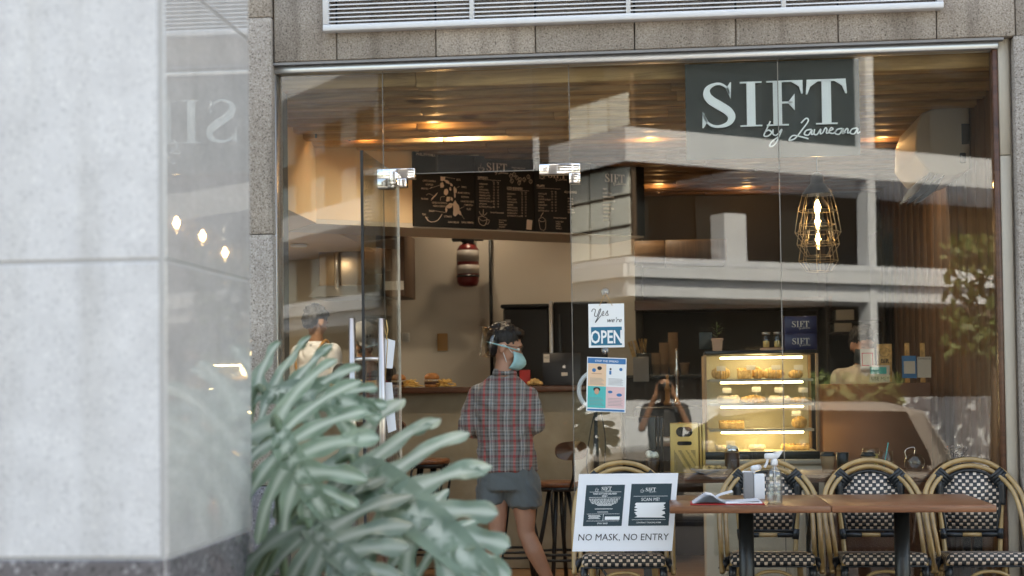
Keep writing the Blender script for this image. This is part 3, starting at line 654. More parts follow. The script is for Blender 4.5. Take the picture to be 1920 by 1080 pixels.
for s_ in (-1, 1):
    m = MB(); m.add([(-1.25, s_*.858, .80), (1.80, s_*.858, .80), (1.76, s_*.858, .95), (1.55, s_*.722, 1.40), (.1, s_*.715, 1.43), (-.5, s_*.735, 1.36), (-1.15, s_*.858, .95)], [(0, 1, 2, 6), (6, 2, 3, 4, 5)]); g = m.build('side_window', 'car_glass', car)
    m = MB(); m.box((.35, s_*.79, 1.0), (.42, s_*.835, 1.1)); m.rbox((-.75, s_*.86, .98), (-.6, s_*1.0, 1.1), .03); m.build('mirror', 'car_body', car)
    for x in (-1.3, 1.3):
        wv = MB().cyl((x, s_*.70, .31), (x, s_*.88, .31), .31, 24).build('wheel', 'black_rubber', car); MB().cyl((x, s_*.86, .31), (x, s_*.89, .31), .2, 16).build('rim', 'aluminium', wv)
m = MB(); m.rbox((-2.1, -.7, .6), (-2.0, -.4, .78), .02); m.build('headlight', 'white_paint', car); m = MB(); m.rbox((-2.1, .4, .6), (-2.0, .7, .78), .02); m.build('headlight', 'white_paint', car)
# ================================================================== signs
def Zc(p, zx, zy, x0, y0, k): return (x0+zx/k, y0+zy/k)
# big sign behind the glass
Ys = .035
a = P(1287, 300, Ys); b = P(1610, 108, Ys)
sg = thing('shop_sign', ((a.x+b.x)/2, Ys, a.z), 'dark panel behind the glass with big white serif letters SIFT and script by Laureana', 'sign')
m = MB(); m.box((a.x, Ys, a.z), (b.x, Ys+.012, ZT-.01)); at_(m, sg, 'panel', 'sign_black')
s0 = P(1315, 241, Ys); s1 = P(1588, 147, Ys); hgt = s1.z-s0.z-.004
m = MB(); M_ = Matrix.Translation((s0.x, Ys-.014, s0.z)) @ Matrix.Diagonal((.93*(s1.x-s0.x)/(2.86*hgt)*1.07, 1, 1, 1)); sift(m, 0, 0, hgt, 0, M_, False)
lt = at_(m, sg, 'lettering', 'sign_white')
md = lt.modifiers.new('s', 'SOLIDIFY'); md.thickness = .012; md.offset = 0
m = MB(); sift(m, 0, 0, hgt, 0, Matrix.Translation((s0.x+.02, Ys-.016, s0.z+.005)) @ Matrix.Diagonal((.93*(s1.x-s0.x)/(2.86*hgt)*1.07, 1, 1.04, 1)), True)
# keep only the script strokes (drawn after the letters)
big = MB(); sift(big, 0, 0, hgt, 0, None, False); nv = len(big.v); nf = len(big.f)
m.v = m.v[nv:]; m.f = [tuple(i-nv for i in f) for f in m.f[nf:]]; m.sm = m.sm[nf:]
sc2 = at_(m, sg, 'script_lettering', 'sign_white'); sc2['label'] = 'handwritten words by Laureana'
sc2.modifiers.new('s', 'SOLIDIFY').thickness = .004

# menu boards
pn = bn
def PB(px, py, off=.022):
    r = RM @ V(((px-CX)/F, -(py-CY)/F, -1)); o = B0+bn*off; t = (o-CAM).dot(bn)/r.dot(bn); q = CAM+r*t; return ((q-B0).dot(bd), q.z)
edges = [PB(x, 380)[0] for x in (775, 891, 1002, 1108)] + [bL]
def zb6(zx, zy): return PB(760+zx/5.818, 280+zy/5.818)
def board(i, lab):
    s_ = edges[i]; p = B0+bd*s_
    t = thing('menu_board', (p.x, p.y, ZB0), lab, 'menu board', 'menu boards on the angled bulkhead'); t.rotation_euler = (0, 0, math.atan2(bd.y, bd.x))
    m = MB(); m.rbox((.002, -.022, 0), (edges[i+1]-s_-.002, -.001, ZB1-ZB0), .002, seg=1); m.build('panel', 'menu_black', t)
    return t, s_
def lb(t, s_):      # local text helpers in zoomed photo coordinates
    mb = MB()
    def T(s, zx, zy, hpx, al='LEFT', sx=1, bold=0): 
        q = zb6(zx, zy); text(mb, s, q[0]-s_, q[1]-ZB0, hpx/5.818/272*.72, None, al, -.0235, sx, bold)
    def L(pts, wpx=3): strip(mb, [(zb6(*p)[0]-s_, zb6(*p)[1]-ZB0) for p in pts], wpx/5.818/272, -.0235)
    def LC(pts, wpx=3): L([tuple(q) for q in cr2(pts, 5)], wpx)
    def G(zx, zy, hp): q = zb6(zx, zy); sift(mb, q[0]-s_, q[1]-ZB0, hp/5.818/272, -.0235)
    def C(zx, zy, hp): q = zb6(zx, zy); cup_icon(mb, q[0]-s_, q[1]-ZB0, hp/5.818/272, -.0235)
    return mb, T, L, LC, G, C
t, s_ = board(0, 'leftmost menu board, black, headed PHILIPPINES with an island map and arrows'); mb, T, L, LC, G, C = lb(t, s_)
T('PHILIPPINES', 115, 65, 44, bold=.01)
for s, x, y in (('CAVITE, LAGUNA &', 190, 350), ('BATANGAS', 220, 392), ('MINDORO', 172, 436), ('PALAWAN', 172, 548), ('NEGROS OCCIDENTAL', 290, 590), ('NEGROS ORIENTAL', 302, 626), ('BASILAN', 258, 680), ('SULU', 185, 718), ('COTABATO', 420, 740), ('DAVAO DEL SUR', 465, 802), ('DAVAO ORIENTAL', 612, 804), ('COMPOSTELA', 640, 615), ('VALLEY', 665, 660), ('DAVAO DEL NORTE', 605, 575), ('BUKIDNON', 610, 528), ('MISAMIS ORIENTAL', 570, 482), ('BOHOL', 612, 420), ('BICOL', 558, 340)): T(s, x, y, 28, sx=.62, bold=.008)
rng = random.Random(3)
def blobz(cx, cy, rx, ry, n=11, rot=0):
    pts = []
    for k in range(n):
        a = 2*pi*k/n; r = rng.uniform(.6, 1.15); x, y = rx*r*cos(a), ry*r*sin(a); q = zb6(cx+x*cos(rot)-y*sin(rot), cy+x*sin(rot)+y*cos(rot)); pts.append((q[0]-s_, -.0235, q[1]-ZB0))
    mb.add(pts[::-1], [tuple(range(n))])
for c in ((405, 320, 35, 30), (455, 355, 40, 16, 11, .5), (400, 395, 22, 34), (500, 385, 24, 12, 11, .8), (445, 470, 26, 36), (490, 430, 14, 20), (540, 450, 20, 44), (470, 540, 24, 34, 11, .4), (505, 545, 16, 22), (540, 500, 10, 34), (310, 520, 60, 9, 11, -.85), (550, 650, 46, 85), (475, 625, 40, 24), (445, 660, 14, 34), (590, 690, 16, 40, 11, -.4), (500, 600, 30, 16)): blobz(*c)
LC([(275, 425), (330, 405), (400, 385)]); L([(265, 430), (290, 410)], 5); LC([(225, 500), (260, 485), (310, 510)]); LC([(220, 735), (270, 790), (350, 775), (400, 705)], 6); L([(245, 780), (215, 735), (250, 745)], 4)
LC([(380, 560), (390, 520), (430, 515)]); L([(330, 672), (440, 690)]); L([(590, 680), (640, 760)]); L([(420, 300), (540, 322)]); L([(560, 420), (590, 405)]); L([(580, 655), (640, 625)])
mb.build('lettering', 'chalk', t)
def price(T, x, y0, n, dy, items, px_):
    for k, s in enumerate(items):
        T(s, x, y0+k*dy, 25, sx=.72)
        if px_:
            for q in px_: T('1%d0' % ((k*3+q) % 7+1), q, y0+k*dy+2, 24, sx=.6)
t, s_ = board(1, 'second menu board from the left, black, headed ESPRESSO and ICED BLENDED'); mb, T, L, LC, G, C = lb(t, s_)
G(885, 232, 88); C(825, 245, 90); T('ESPRESSO', 790, 318, 34, sx=.85, bold=.02); L([(790, 326), (1040, 342)]); T('ICED BLENDED', 1108, 433, 36, sx=.8, bold=.02); L([(1108, 440), (1350, 454)])
T('12oz', 950, 362, 20, sx=.7); T('16oz', 995, 365, 20, sx=.7); T('12oz', 1257, 470, 20, sx=.7); T('16oz', 1300, 474, 20, sx=.7)
price(T, 805, 385, 9, 31, ['AMERICANO', 'LATTE', 'CAPPUCCINO', 'MOCHA LATTE', 'CARAMEL LATTE', 'MATCHA LATTE', 'WHITE MOCHA LATTE', 'AFFOGATO', 'BUTTERSCOTCH LATTE'], (955, 1000))
price(T, 1110, 492, 9, 30, ['AMERICANO', 'LATTE', 'CAPPUCCINO', 'MOCHA LATTE', 'CARAMEL', 'WHITE MOCHA', 'MATCHA LATTE', 'SPANISH LATTE', 'BUTTERSCOTCH LATTE'], (1262, 1302))
T('Philippine coffee naturally', 1158, 205, 22, sx=.75); T('brewed with the best', 1182, 230, 22, sx=.75)
for x, y in ((1150, 290), (1185, 275), (1215, 310), (1250, 330), (1295, 330), (1340, 300), (1160, 345), (1240, 365), (1365, 350)): LC([(x-18, y), (x, y-24), (x+18, y), (x, y+24), (x-18, y)], 4); L([(x-5, y-18), (x+6, y+18)], 3)
LC([(795, 740), (840, 730), (890, 760), (840, 780), (795, 745)], 4); LC([(795, 750), (810, 810), (860, 832), (885, 790), (888, 760)], 5); LC([(885, 765), (915, 775), (900, 815), (870, 810)], 4); LC([(840, 725), (815, 700), (805, 675)], 5); LC([(845, 720), (850, 690), (850, 655)], 6); LC([(855, 722), (880, 705), (890, 690)], 5)
T('Laureana Recommends', 925, 694, 24, sx=.75, bold=.015); L([(1000, 870), (1155, 883)]); 
for k, s in enumerate(('MUSCOVADO', 'SPANISH', 'MOCHA MINT', 'HAZELNUT')): T(s, 1020, 780+k*24, 22, sx=.7)
q0 = [(1325, 765), (1385, 775), (1375, 880), (1318, 872)]; mb.add([(zb6(*p)[0]-s_, -.0235, zb6(*p)[1]-ZB0) for p in q0[::-1]], [(0, 1, 2, 3)])
mb.build('lettering', 'chalk', t)
t, s_ = board(2, 'third menu board from the left, black, headed FRAPPE with a plastic cup drawing'); mb, T, L, LC, G, C = lb(t, s_)
G(1557, 308, 80); C(1490, 318, 80); T('FRAPPE', 1433, 408, 36, sx=.85, bold=.02); L([(1433, 420), (1690, 434)]); T('12oz', 1585, 466, 20, sx=.7); T('16oz', 1625, 468, 20, sx=.7)
price(T, 1450, 490, 7, 31, ['CHOCOLATE', 'MOCHA', 'COOKIES & CREAM', 'CARAMEL', 'STRAWBERRY', 'MATCHA', 'BUTTERSCOTCH'], (1590, 1630))
T('ALL COFFEE', 1733, 475, 36, sx=.85, bold=.02); price(T, 1770, 545, 6, 30, ['VANILLA', 'MOCHA', 'CARAMEL', 'MATCHA', 'ALMOND', 'HAZELNUT'], None)
LC([(1455, 765), (1490, 740), (1530, 770)], 4); LC([(1455, 775), (1475, 870), (1525, 872), (1530, 780)], 4); LC([(1450, 770), (1490, 790), (1535, 775)], 4); LC([(1475, 735), (1490, 710), (1505, 690)], 6)
T('Laureana Recommends', 1615, 752, 24, sx=.75, bold=.015); L([(1640, 915), (1790, 932)])
for k, s in enumerate(('MUSCOVADO', 'SPANISH', 'ALMOND', 'HAZELNUT')): T(s, 1640, 795+k*25, 22, sx=.7)
mb.build('lettering', 'chalk', t)
t, s_ = board(3, 'rightmost menu board, black, partly lost behind reflections'); mb = MB(); sift(mb, .12, .38, .058, -.0235); 
for k in range(9): text(mb, ['TEA', 'ICED TEA', 'LEMONADE', 'CHAMOMILE', 'JASMINE', 'GREEN TEA', 'WATER', 'SODA', 'JUICE'][k], .1, .32-k*.028, .013, None, 'LEFT', -.0235)
mb.build('lettering', 'chalk', t)

# OPEN sign and poster hanging on suction hooks
def hook(px, py, lab):
    h = thing('suction_hook', P(px, py, -.01), lab, 'hook', 'clear suction hooks on the glass')
    MB().lathe([(.001, -.018), (.014, -.012), (.022, -.001), (.022, 0)], n=16).build('cup', 'clear_plastic', h, M=Matrix.Rotation(-pi/2, 4, 'X'))
    MB().tube(bez([(0, -.014, 0), (0, -.022, -.006), (0, -.02, -.016), (0, -.012, -.014)], 4), .002, 6).build('hook', 'steel', h)
hook(1135, 547, 'clear suction hook above the OPEN sign'); hook(1135, 657, 'clear suction hook between the OPEN sign and the poster')
def quadthing(name, cat, lab, c4, Y, mt, th=.003):      # flat sign from its four photo corners (tl,tr,br,bl)
    pts = [P(x, y, Y) for x, y in c4]; o = pts[3]; t = thing(name, o, lab, cat)
    ux = (pts[2]-pts[3]); uz = (pts[0]-pts[3]); W, H = ux.length, uz.length
    M = Matrix(((ux.x/W, 0, uz.x/H, 0), (0, 1, 0, 0), (ux.z/W, 0, uz.z/H, 0), (0, 0, 0, 1)))
    M3 = M
    m = MB(); m.box((0, 0, 0), (W, th, H)); m.v = [M3 @ p for p in m.v]; m.build('panel', mt, t)
    return t, W, H, M3
t, W, H, M3 = quadthing('open_sign', 'sign', 'hanging white sign on the glass reading Yes we\'re OPEN in black and blue', ((1103, 570), (1170, 569), (1171, 651), (1104, 652)), -.022, 'sign_white')
m = MB(); quadf(m, W*.07, H*.05, W*.93, H*.47, -.001, M3); m.build('blue_field', 'open_blue', t)
m = MB(); text(m, 'OPEN', W*.5, H*.10, H*.30, M3, 'CENTER', -.002, .68, .03); m.build('lettering', 'sign_white', t)
m = MB(); 
def scr(pts, wdt, mb=m): strip(mb, [(x*W, z*H) for x, z in cr2(pts, 6)], wdt, -.0015, M3)
scr([(.09, .82), (.13, .88), (.2, .86), (.17, .74), (.24, .72), (.31, .86), (.35, .87), (.27, .70), (.19, .58), (.22, .60), (.35, .73)], .0034); scr([(.37, .75), (.43, .78), (.42, .83), (.38, .78), (.38, .73), (.45, .74)], .0028); scr([(.47, .74), (.54, .84), (.53, .78), (.56, .74), (.49, .73)], .0028)
text(m, "we're", W*.50, H*.575, H*.11, M3, 'LEFT', -.0015, 1.0, .004, .35); m.build('script_lettering', 'black_ink', t)
m = MB(); top = P(1135, 549, -.028); 
for x, y in ((1124, 573), (1148, 573)): m.tube([top, P(x, y, -.024)], .0013, 5)
o = m.build('string', 'pastry', t); o.matrix_parent_inverse = Matrix.Translation(-t.location)
t, W, H, M3 = quadthing('health_poster', 'poster', 'STOP THE SPREAD poster in four coloured quarters hanging below the OPEN sign', ((1101, 669), (1177, 671), (1173, 774), (1099, 771)), -.02, 'sign_white')
for nm, x0, z0, x1, z1, mt in (('header_band', .02, .885, .98, .985, 'poster_blue'), ('quarter', .03, .47, .49, .88, 'poster_peach'), ('quarter', .03, .07, .49, .465, 'poster_teal'), ('quarter', .495, .07, .97, .465, 'poster_pink')):
    m = MB(); quadf(m, W*x0, H*z0, W*x1, H*z1, -.0006, M3); m.build(nm, mt, t)
m = MB(); text(m, 'STOP THE SPREAD', W*.5, H*.915, H*.036, M3, 'CENTER', -.0012, 1.05, .012); m.build('lettering', 'sign_white', t)
m = MB()
for k in range(6):
    quadf(m, W*.08, H*(.50+.022*k), W*(.44-.03*(k % 3)), H*(.506+.022*k), -.0012, M3); quadf(m, W*.55, H*(.50+.022*k), W*(.92-.03*(k % 2)), H*(.506+.022*k), -.0012, M3)
    quadf(m, W*.07, H*(.12+.026*k), W*(.44-.03*(k % 3)), H*(.126+.026*k), -.0012, M3); quadf(m, W*.55, H*(.12+.026*k), W*(.92-.03*(k % 2)), H*(.126+.026*k), -.0012, M3)
m.build('small_print', 'mid_grey', t)
m = MB()
def disc(m, cx, cz, rx, rz, y=-.0014, n=14): m.add([(cx+rx*cos(2*pi*k/n), y, cz+rz*sin(2*pi*k/n)) for k in range(n)], [tuple(range(n))], False, M3)
disc(m, W*.18, H*.76, W*.05, H*.035); quadf(m, W*.57, H*.69, W*.62, H*.76, -.0014, M3); disc(m, W*.83, H*.32, W*.07, H*.03); disc(m, W*.60, H*.37, W*.06, H*.025); disc(m, W*.86, H*.79, W*.04, H*.03); quadf(m, W*.03, H*.015, W*.97, H*.05, -.0014, M3)
m.build('picture', 'poster_blue', t)
for dd in ((.32, .80, .06, .035), (.26, .41, .09, .04), (.6, .79, .025, .02)): m = MB(); disc(m, W*dd[0], H*dd[1], W*dd[2], H*dd[3]); m.build('picture', 'black_ink', t)
 
m = MB(); disc(m, W*.26, H*.37, W*.06, H*.055, -.0018); quadf(m, W*.12, H*.69, W*.38, H*.705, -.0018, M3); m.build('picture', 'terracotta', t)

# NO MASK NO ENTRY board standing on the first chair
Yn = -.62
t, W, H, M3 = quadthing('notice_board', 'sign', 'white board reading NO MASK, NO ENTRY with two dark notices, propped on a rattan chair', ((1085, 889), (1263, 885), (1260, 1033), (1073, 1034)), Yn, 'paper', .006)
t.rotation_euler = (radians(-4), 0, 0)
m = MB(); text(m, 'NO MASK, NO ENTRY', W*.5, H*.14, H*.088, M3, 'CENTER', -.001, .97); m.build('lettering', 'black_ink', t)
def notice(x0, x1, z0, z1, kind):
    m = MB(); quadf(m, W*x0, H*z0, W*x1, H*z1, -.001, M3); nb_ = m.build('notice', 'dark_teal', t)
    w_, h_ = W*(x1-x0), H*(z1-z0); X = lambda f: W*x0+w_*f; Z = lambda f: H*z0+h_*f
    m = MB(); sift(m, X(.40 if kind == 0 else .36), Z(.87 if kind == 0 else .82), h_*.085, -.0016, M3)
    cup_icon(m, X(.28), Z(.85 if kind == 0 else .80), h_*.10, -.0016, M3)
    if kind == 0:
        for z, a, b in ((.825, .1, .92), (.695, .1, .92), (.29, .08, .92), (.12, .08, .92)): quadf(m, X(a), Z(z), X(b), Z(z+.007), -.0016, M3)
        quadf(m, X(.50), Z(.12), X(.51), Z(.29), -.0016, M3)
        text(m, 'TAKE OUT AND DELIVERY', X(.5), Z(.765), h_*.042, M3, 'CENTER', -.0016, .85, .02); text(m, 'ONLY', X(.5), Z(.712), h_*.042, M3, 'CENTER', -.0016, .9, .02); text(m, 'STAY SAFE!', X(.5), Z(.045), h_*.038, M3, 'CENTER', -.0016, 1, .015)
        rr = random.Random(5)
        for k in range(5): 
            x = .1+.02*k
            while x < .88-.02*k: q = rr.uniform(.02, .07); quadf(m, X(x), Z(.65-.027*k), X(x+q), Z(.663-.027*k), -.0016, M3); x += q+.015
        for z, a, b in ((.52, .28, .74), (.495, .33, .70), (.41, .27, .73), (.335, .34, .62), (.25, .12, .42), (.225, .12, .44), (.2, .14, .40), (.175, .12, .43)): quadf(m, X(a), Z(z), X(b), Z(z+.012), -.0016, M3)
        quadf(m, X(.55), Z(.15), X(.93), Z(.23), -.0016, M3)
    else:
        for z in (.70, .14): quadf(m, X(.08), Z(z), X(.92), Z(z+.007), -.0016, M3)
        text(m, 'SCAN ME!', X(.5), Z(.59), h_*.08, M3, 'CENTER', -.0016, .9); text(m, 'CONTRACT TRACING FORM', X(.5), Z(.06), h_*.034, M3, 'CENTER', -.0016, .95, .012)
        pts = []; rr = random.Random(9)
        for k in range(16): pts.append((X(rr.choice((.12, .16, .20, .13))), Z(.20+.35*k/15)))
        for k in range(16): pts.append((X(rr.choice((.84, .88, .80, .9))), Z(.55-.36*k/15)))
        n = len(pts)
        for k in range(15): m.add([(pts[k][0], -.0016, pts[k][1]), (pts[n-1-k][0], -.0016, pts[n-1-k][1]), (pts[n-2-k][0], -.0016, pts[n-2-k][1]), (pts[k+1][0], -.0016, pts[k+1][1])], [(0, 1, 2, 3)], False, M3)
    m.build('print', 'sign_white', nb_)
notice(.085, .475, .325, .855, 0); notice(.54, .945, .325, .865, 1)

# ================================================================== chairs
def chair(lab):
    t = thing('rattan_chair', (0, 0, 0), lab, 'chair', 'rattan bistro chairs along the window')
    m = MB()
    arch = bez([(-.235, -.16, .40), (-.238, -.06, .52), (-.240, .06, .66), (-.222, .15, .765), (-.165, .195, .845), (-.09, .205, .895), (0, .208, .912), (.09, .205, .895), (.165, .195, .845), (.222, .15, .765), (.240, .06, .66), (.238, -.06, .52), (.235, -.16, .40)], 7)
    m.tube(arch, .0125, 10)
    inn = bez([(-.205, -.14, .41), (-.208, -.04, .53), (-.210, .07, .66), (-.196, .155, .755), (-.145, .19, .825), (-.08, .20, .866), (0, .203, .882), (.08, .20, .866), (.145, .19, .825), (.196, .155, .755), (.210, .07, .66), (.208, -.04, .53), (.205, -.14, .41)], 7)
    m.tube(inn, .0115, 10); m.build('arm_arch', 'rattan_cane', t)
    for s_ in (-1, 1):
        m = MB(); m.tube(bez([(s_*.150, .19, .79), (s_*.148, .195, .68), (s_*.138, .185, .55), (s_*.128, .17, .42)], 5), .0115, 10); m.build('back_post', 'rattan_cane', t)
        m = MB(); m.tube(bez([(s_*.185, -.215, .46), (s_*.190, -.235, .25), (s_*.197, -.25, 0)], 4), .0145, 10); m.build('leg', 'rattan_cane', t)
        m = MB(); m.tube(bez([(s_*.150, .17, .45), (s_*.165, .22, .2), (s_*.18, .26, 0)], 4), .0145, 10); m.build('leg', 'rattan_cane', t)
        m = MB()    # bindings, each its own part
        for k, (ax, az) in enumerate(((.137, .858), (.148, .848), (.159, .836), (.170, .824), (.181, .811), (.191, .798))):
            q = V((s_*ax, .192, az)); dirn = V((s_*-.048, .0, -.044)); m.tube([q+V((s_*.012, -.002, .012)), q+dirn], .0105, 8)
        m.build('binding', 'black_binding', t)
        for pth, rr_ in ((bez([(s_*.150, .192, .80), (s_*.152, .192, .74), (s_*.150, .192, .69)], 3), .017), ([(s_*.139, .185, .575), (s_*.133, .178, .525)], .0165), ([(s_*.186, -.215, .44), (s_*.189, -.225, .37)], .0185), ([(s_*.195, -.10, .455), (s_*.214, -.118, .452), (s_*.236, -.13, .41)], .02)):
            MB().tube(pth, rr_, 10).build('binding', 'black_binding', t)
        m = MB(); m.tube([(s_*.186, -.12, .40), (s_*.20, -.06, .25), (s_*.17, .2, .22)], .009, 8); m.build('side_brace', 'rattan_cane', t)
    m = MB(); m.tube([(-.045, .181, .545), (.045, .181, .545)], .010, 10); m.build('lower_rail', 'rattan_cane', t)
    MB().tube([(-.137, .183, .547), (-.046, .181, .545)], .0125, 10).build('binding', 'black_binding', t); MB().tube([(.046, .181, .545), (.137, .183, .547)], .0125, 10).build('binding', 'black_binding', t)
    # woven back
    out = [(-.115, .572), (.115, .572), (.128, .66), (.134, .75)]
    for k in range(0, 17): a = pi*k/16; out.append((.134*cos(a), .755+.098*sin(a)))
    out.append((-.128, .66)); n = len(out); yb = lambda x, z: .186+.006*(z-.55)/.3+.012*(1-(x/.134)**2)
    vs = [(x, yb(x, z)-.006, z) for x, z in out]+[(x, yb(x, z)+.008, z) for x, z in out]; cx_ = len(vs); vs += [(0, yb(0, .7)-.006, .71), (0, yb(0, .7)+.008, .71)]
    fs = [(cx_, i, (i+1) % n) for i in range(n)]+[(cx_+1, n+(i+1) % n, n+i) for i in range(n)]+[(i, n+i, n+(i+1) % n, (i+1) % n) for i in range(n)]
    m = MB().add(vs, fs, True); m.build('woven_back', 'woven_rattan', t)
    m = MB(); loop = [V((x*1.05, yb(x, z), .71+(z-.71)*1.04)) for x, z in out]; 
    m.tube(loop, .0095, 8, closed=True)
    for i in range(0, 60):
        f = i/60*len(loop); a = loop[int(f)]; b = loop[(int(f)+1) % len(loop)]; q = a.lerp(b, f-int(f)); m.ball(q, (.0095, .012, .009), 6, 4)
    m.build('back_rim', 'black_binding', t)
    m = MB(); m.rbox((-.198, -.245, .445), (.198, .15, .503), .022, seg=4, M=Matrix.Translation((0, -.245, .5)) @ Matrix.Rotation(radians(-5), 4, 'X') @ Matrix.Translation((0, .245, -.5))); m.build('woven_seat', 'woven_rattan', t)
    m = MB(); m.rbox((-.190, -.237, .436), (.190, .145, .446), .004, seg=1, M=Matrix.Translation((0, -.245, .5)) @ Matrix.Rotation(radians(-5), 4, 'X') @ Matrix.Translation((0, .245, -.5))); m.build('seat_frame', 'black_binding', t)
    m = MB(); m.tube(bez([(-.185, -.232, .25), (-.09, -.228, .385), (0, -.226, .415), (.09, -.228, .385), (.185, -.232, .25)], 6), .0085, 8); m.build('front_brace', 'rattan_cane', t)
    m = MB(); m.tube([(-.186, -.23, .12), (.186, -.23, .12)], .008, 8); m.build('stretcher', 'rattan_cane', t)
    return t
ch0 = chair('rattan bistro chair at the right end of the row, in front of the wall')
yc = -.235
def put(c, px, lab, rz=0, y=yc): c.location = (P(px, 863, yc+.2).x, y, 0); c.rotation_euler = (0, 0, rz); c['label'] = lab
put(ch0, 1818, 'rattan bistro chair at the right end of the row, in front of the stone jamb')
c = copy_tree(ch0); put(c, 1631, 'rattan bistro chair behind the right table top, second from the right end', .02)
c = copy_tree(ch0); put(c, 1436, 'rattan bistro chair behind the spray bottle and napkin holder', -.02)
c = copy_tree(ch0); put(c, 1169, 'rattan bistro chair carrying the white NO MASK board', .03, -.28)

# ================================================================== tables
def table(lab):
    t = thing('cafe_table', (0, 0, 0), lab, 'table', 'square wooden cafe tables pushed together')
    MB().rbox((-.3605, -.35, .722), (.3605, .35, .752), .004, seg=2).build('table_top', 'table_wood', t)
    m = MB(); m.cyl((0, 0, .04), (0, 0, .715), .036, 24); m.lathe([(.10, .70), (.10, .721)], n=20); m.build('leg', 'black_metal', t)
    m = MB(); m.lathe([(.22, 0), (.22, .015), (.06, .04), (.036, .06)], n=28); m.build('base', 'black_metal', t); return t
tA = table('left one of the two joined square tables, with notebook and spray bottle on it'); tB = copy_tree(tA); tB['label'] = 'right one of the two joined square tables, its top bare'
xs0 = P(1255, 946, -1.0).x; xs1 = P(1869, 946, -1.0).x; wt = (xs1-xs0)/2/.722
for o_, xx in ((tA, xs0+.361*wt), (tB, xs1-.361*wt)): o_.location = (xx, -.66, P(1560, 949, -1.01).z-.752); o_.scale = (wt*.998, .98, 1)
TZ = P(1560, 949, -1.01).z
# notebook
nb_ = thing('open_notebook', (P(1360, 946, -.88).x, -.84, TZ), 'open notebook with red cover and white pages lying on the left table', 'notebook')
m = MB(); m.rbox((-.155, -.09, .001), (.17, .09, .005), .001, seg=1); m.build('cover', 'red_cover', nb_)
m = MB()
for k in range(9):
    lift = .006+.0015*k; m.add([(0, -.085, lift*.5), (.155-.001*k, -.085, lift), (.155-.001*k, .085, lift), (0, .085, lift*.5)], [(0, 1, 2, 3)])
m.rbox((.0, -.086, .0055), (.16, .086, .012), .002, seg=1)
m.build('page_block', 'paper', nb_)
m = MB()
for k in range(9):
    pr_ = [V((0, 0, .007)), V((-.04, 0, .012+.002*k)), V((-.09+.004*k, 0, .014+.0035*k)), V((-.145+.007*k, 0, .008+.005*k))]
    for i in range(3): a, b = pr_[i], pr_[i+1]; m.add([(a.x, -.085, a.z), (b.x, -.085, b.z), (b.x, .085, b.z), (a.x, .085, a.z)], [(0, 1, 2, 3)], True)
m.build('page', 'paper', nb_)
m = MB(); pr_ = bez([(.002, 0, .012), (-.04, 0, .024), (-.02, 0, .040), (.035, 0, .055)], 5)
for i in range(len(pr_)-1): a, b = pr_[i], pr_[i+1]; m.add([(a.x, -.06, a.z), (b.x, -.06, b.z), (b.x, .085, b.z), (a.x, .085, a.z)], [(0, 1, 2, 3)], True)
m.build('lifted_page', 'paper', nb_)
# spray bottle
q = P(1453, 946, -.86); k_ = S(-.86)
sb = thing('spray_bottle', (q.x, -.86, TZ), 'clear plastic spray bottle with a white trigger nozzle, half full, on the left table', 'bottle')
MB().lathe([(.001, .001), (.032, .001), (.034, .006), (.034, .125), (.031, .145), (.014, .162), (.013, .178), (.001, .178)], n=28).build('bottle', 'clear_plastic', sb)
MB().lathe([(.001, .004), (.0315, .004), (.0315, .085), (.001, .085)], n=24).build('liquid', 'clear_glass', sb)
m = MB(); m.lathe([(.015, .170), (.016, .174), (.016, .19), (.011, .2)], n=18); m.rbox((-.018, -.012, .198), (.045, .012, .225), .008); m.add([(-.018, -.011, .205), (-.018, .011, .205), (-.04, .009, .235), (-.04, -.009, .235), (.0, -.011, .228), (.0, .011, .228)], [(0, 1, 2, 3), (3, 2, 5, 4), (0, 3, 4), (1, 5, 2)]); m.tube(bez([(.03, 0, .2), (.036, 0, .18), (.046, 0, .162)], 4), [.006]*9, 8); m.build('trigger', 'white_paint', sb, M=Matrix.Rotation(radians(200), 4, 'Z'))
MB().tube([(0, 0, .17), (.004, 0, .02)], .002, 6).build('dip_tube', 'white_paint', sb)
m = MB(); m.lathe([(.0345, .06), (.0345, .10)], n=28); m.build('label', 'clear_plastic', sb)
# napkin holder with tissue
q = P(1413, 942, -.55)
nh = thing('napkin_holder', (q.x, -.56, TZ), 'grey and white napkin holder with a rolled white tissue, behind the notebook', 'napkin holder')
m = MB(); m.rbox((-.045, -.03, 0), (.0, .05, .125), .003); m.build('side_panel', 'mid_grey', nh); m = MB(); m.rbox((.002, -.032, 0), (.05, .05, .115), .003); m.build('box', 'paper', nh)
m = MB(); m.tube([(.0, -.02, .142), (.03, .06, .142)], .014, 14); m.rbox((-.05, -.01, .12), (.01, .03, .128), .003); m.build('tissue', 'paper', nh)
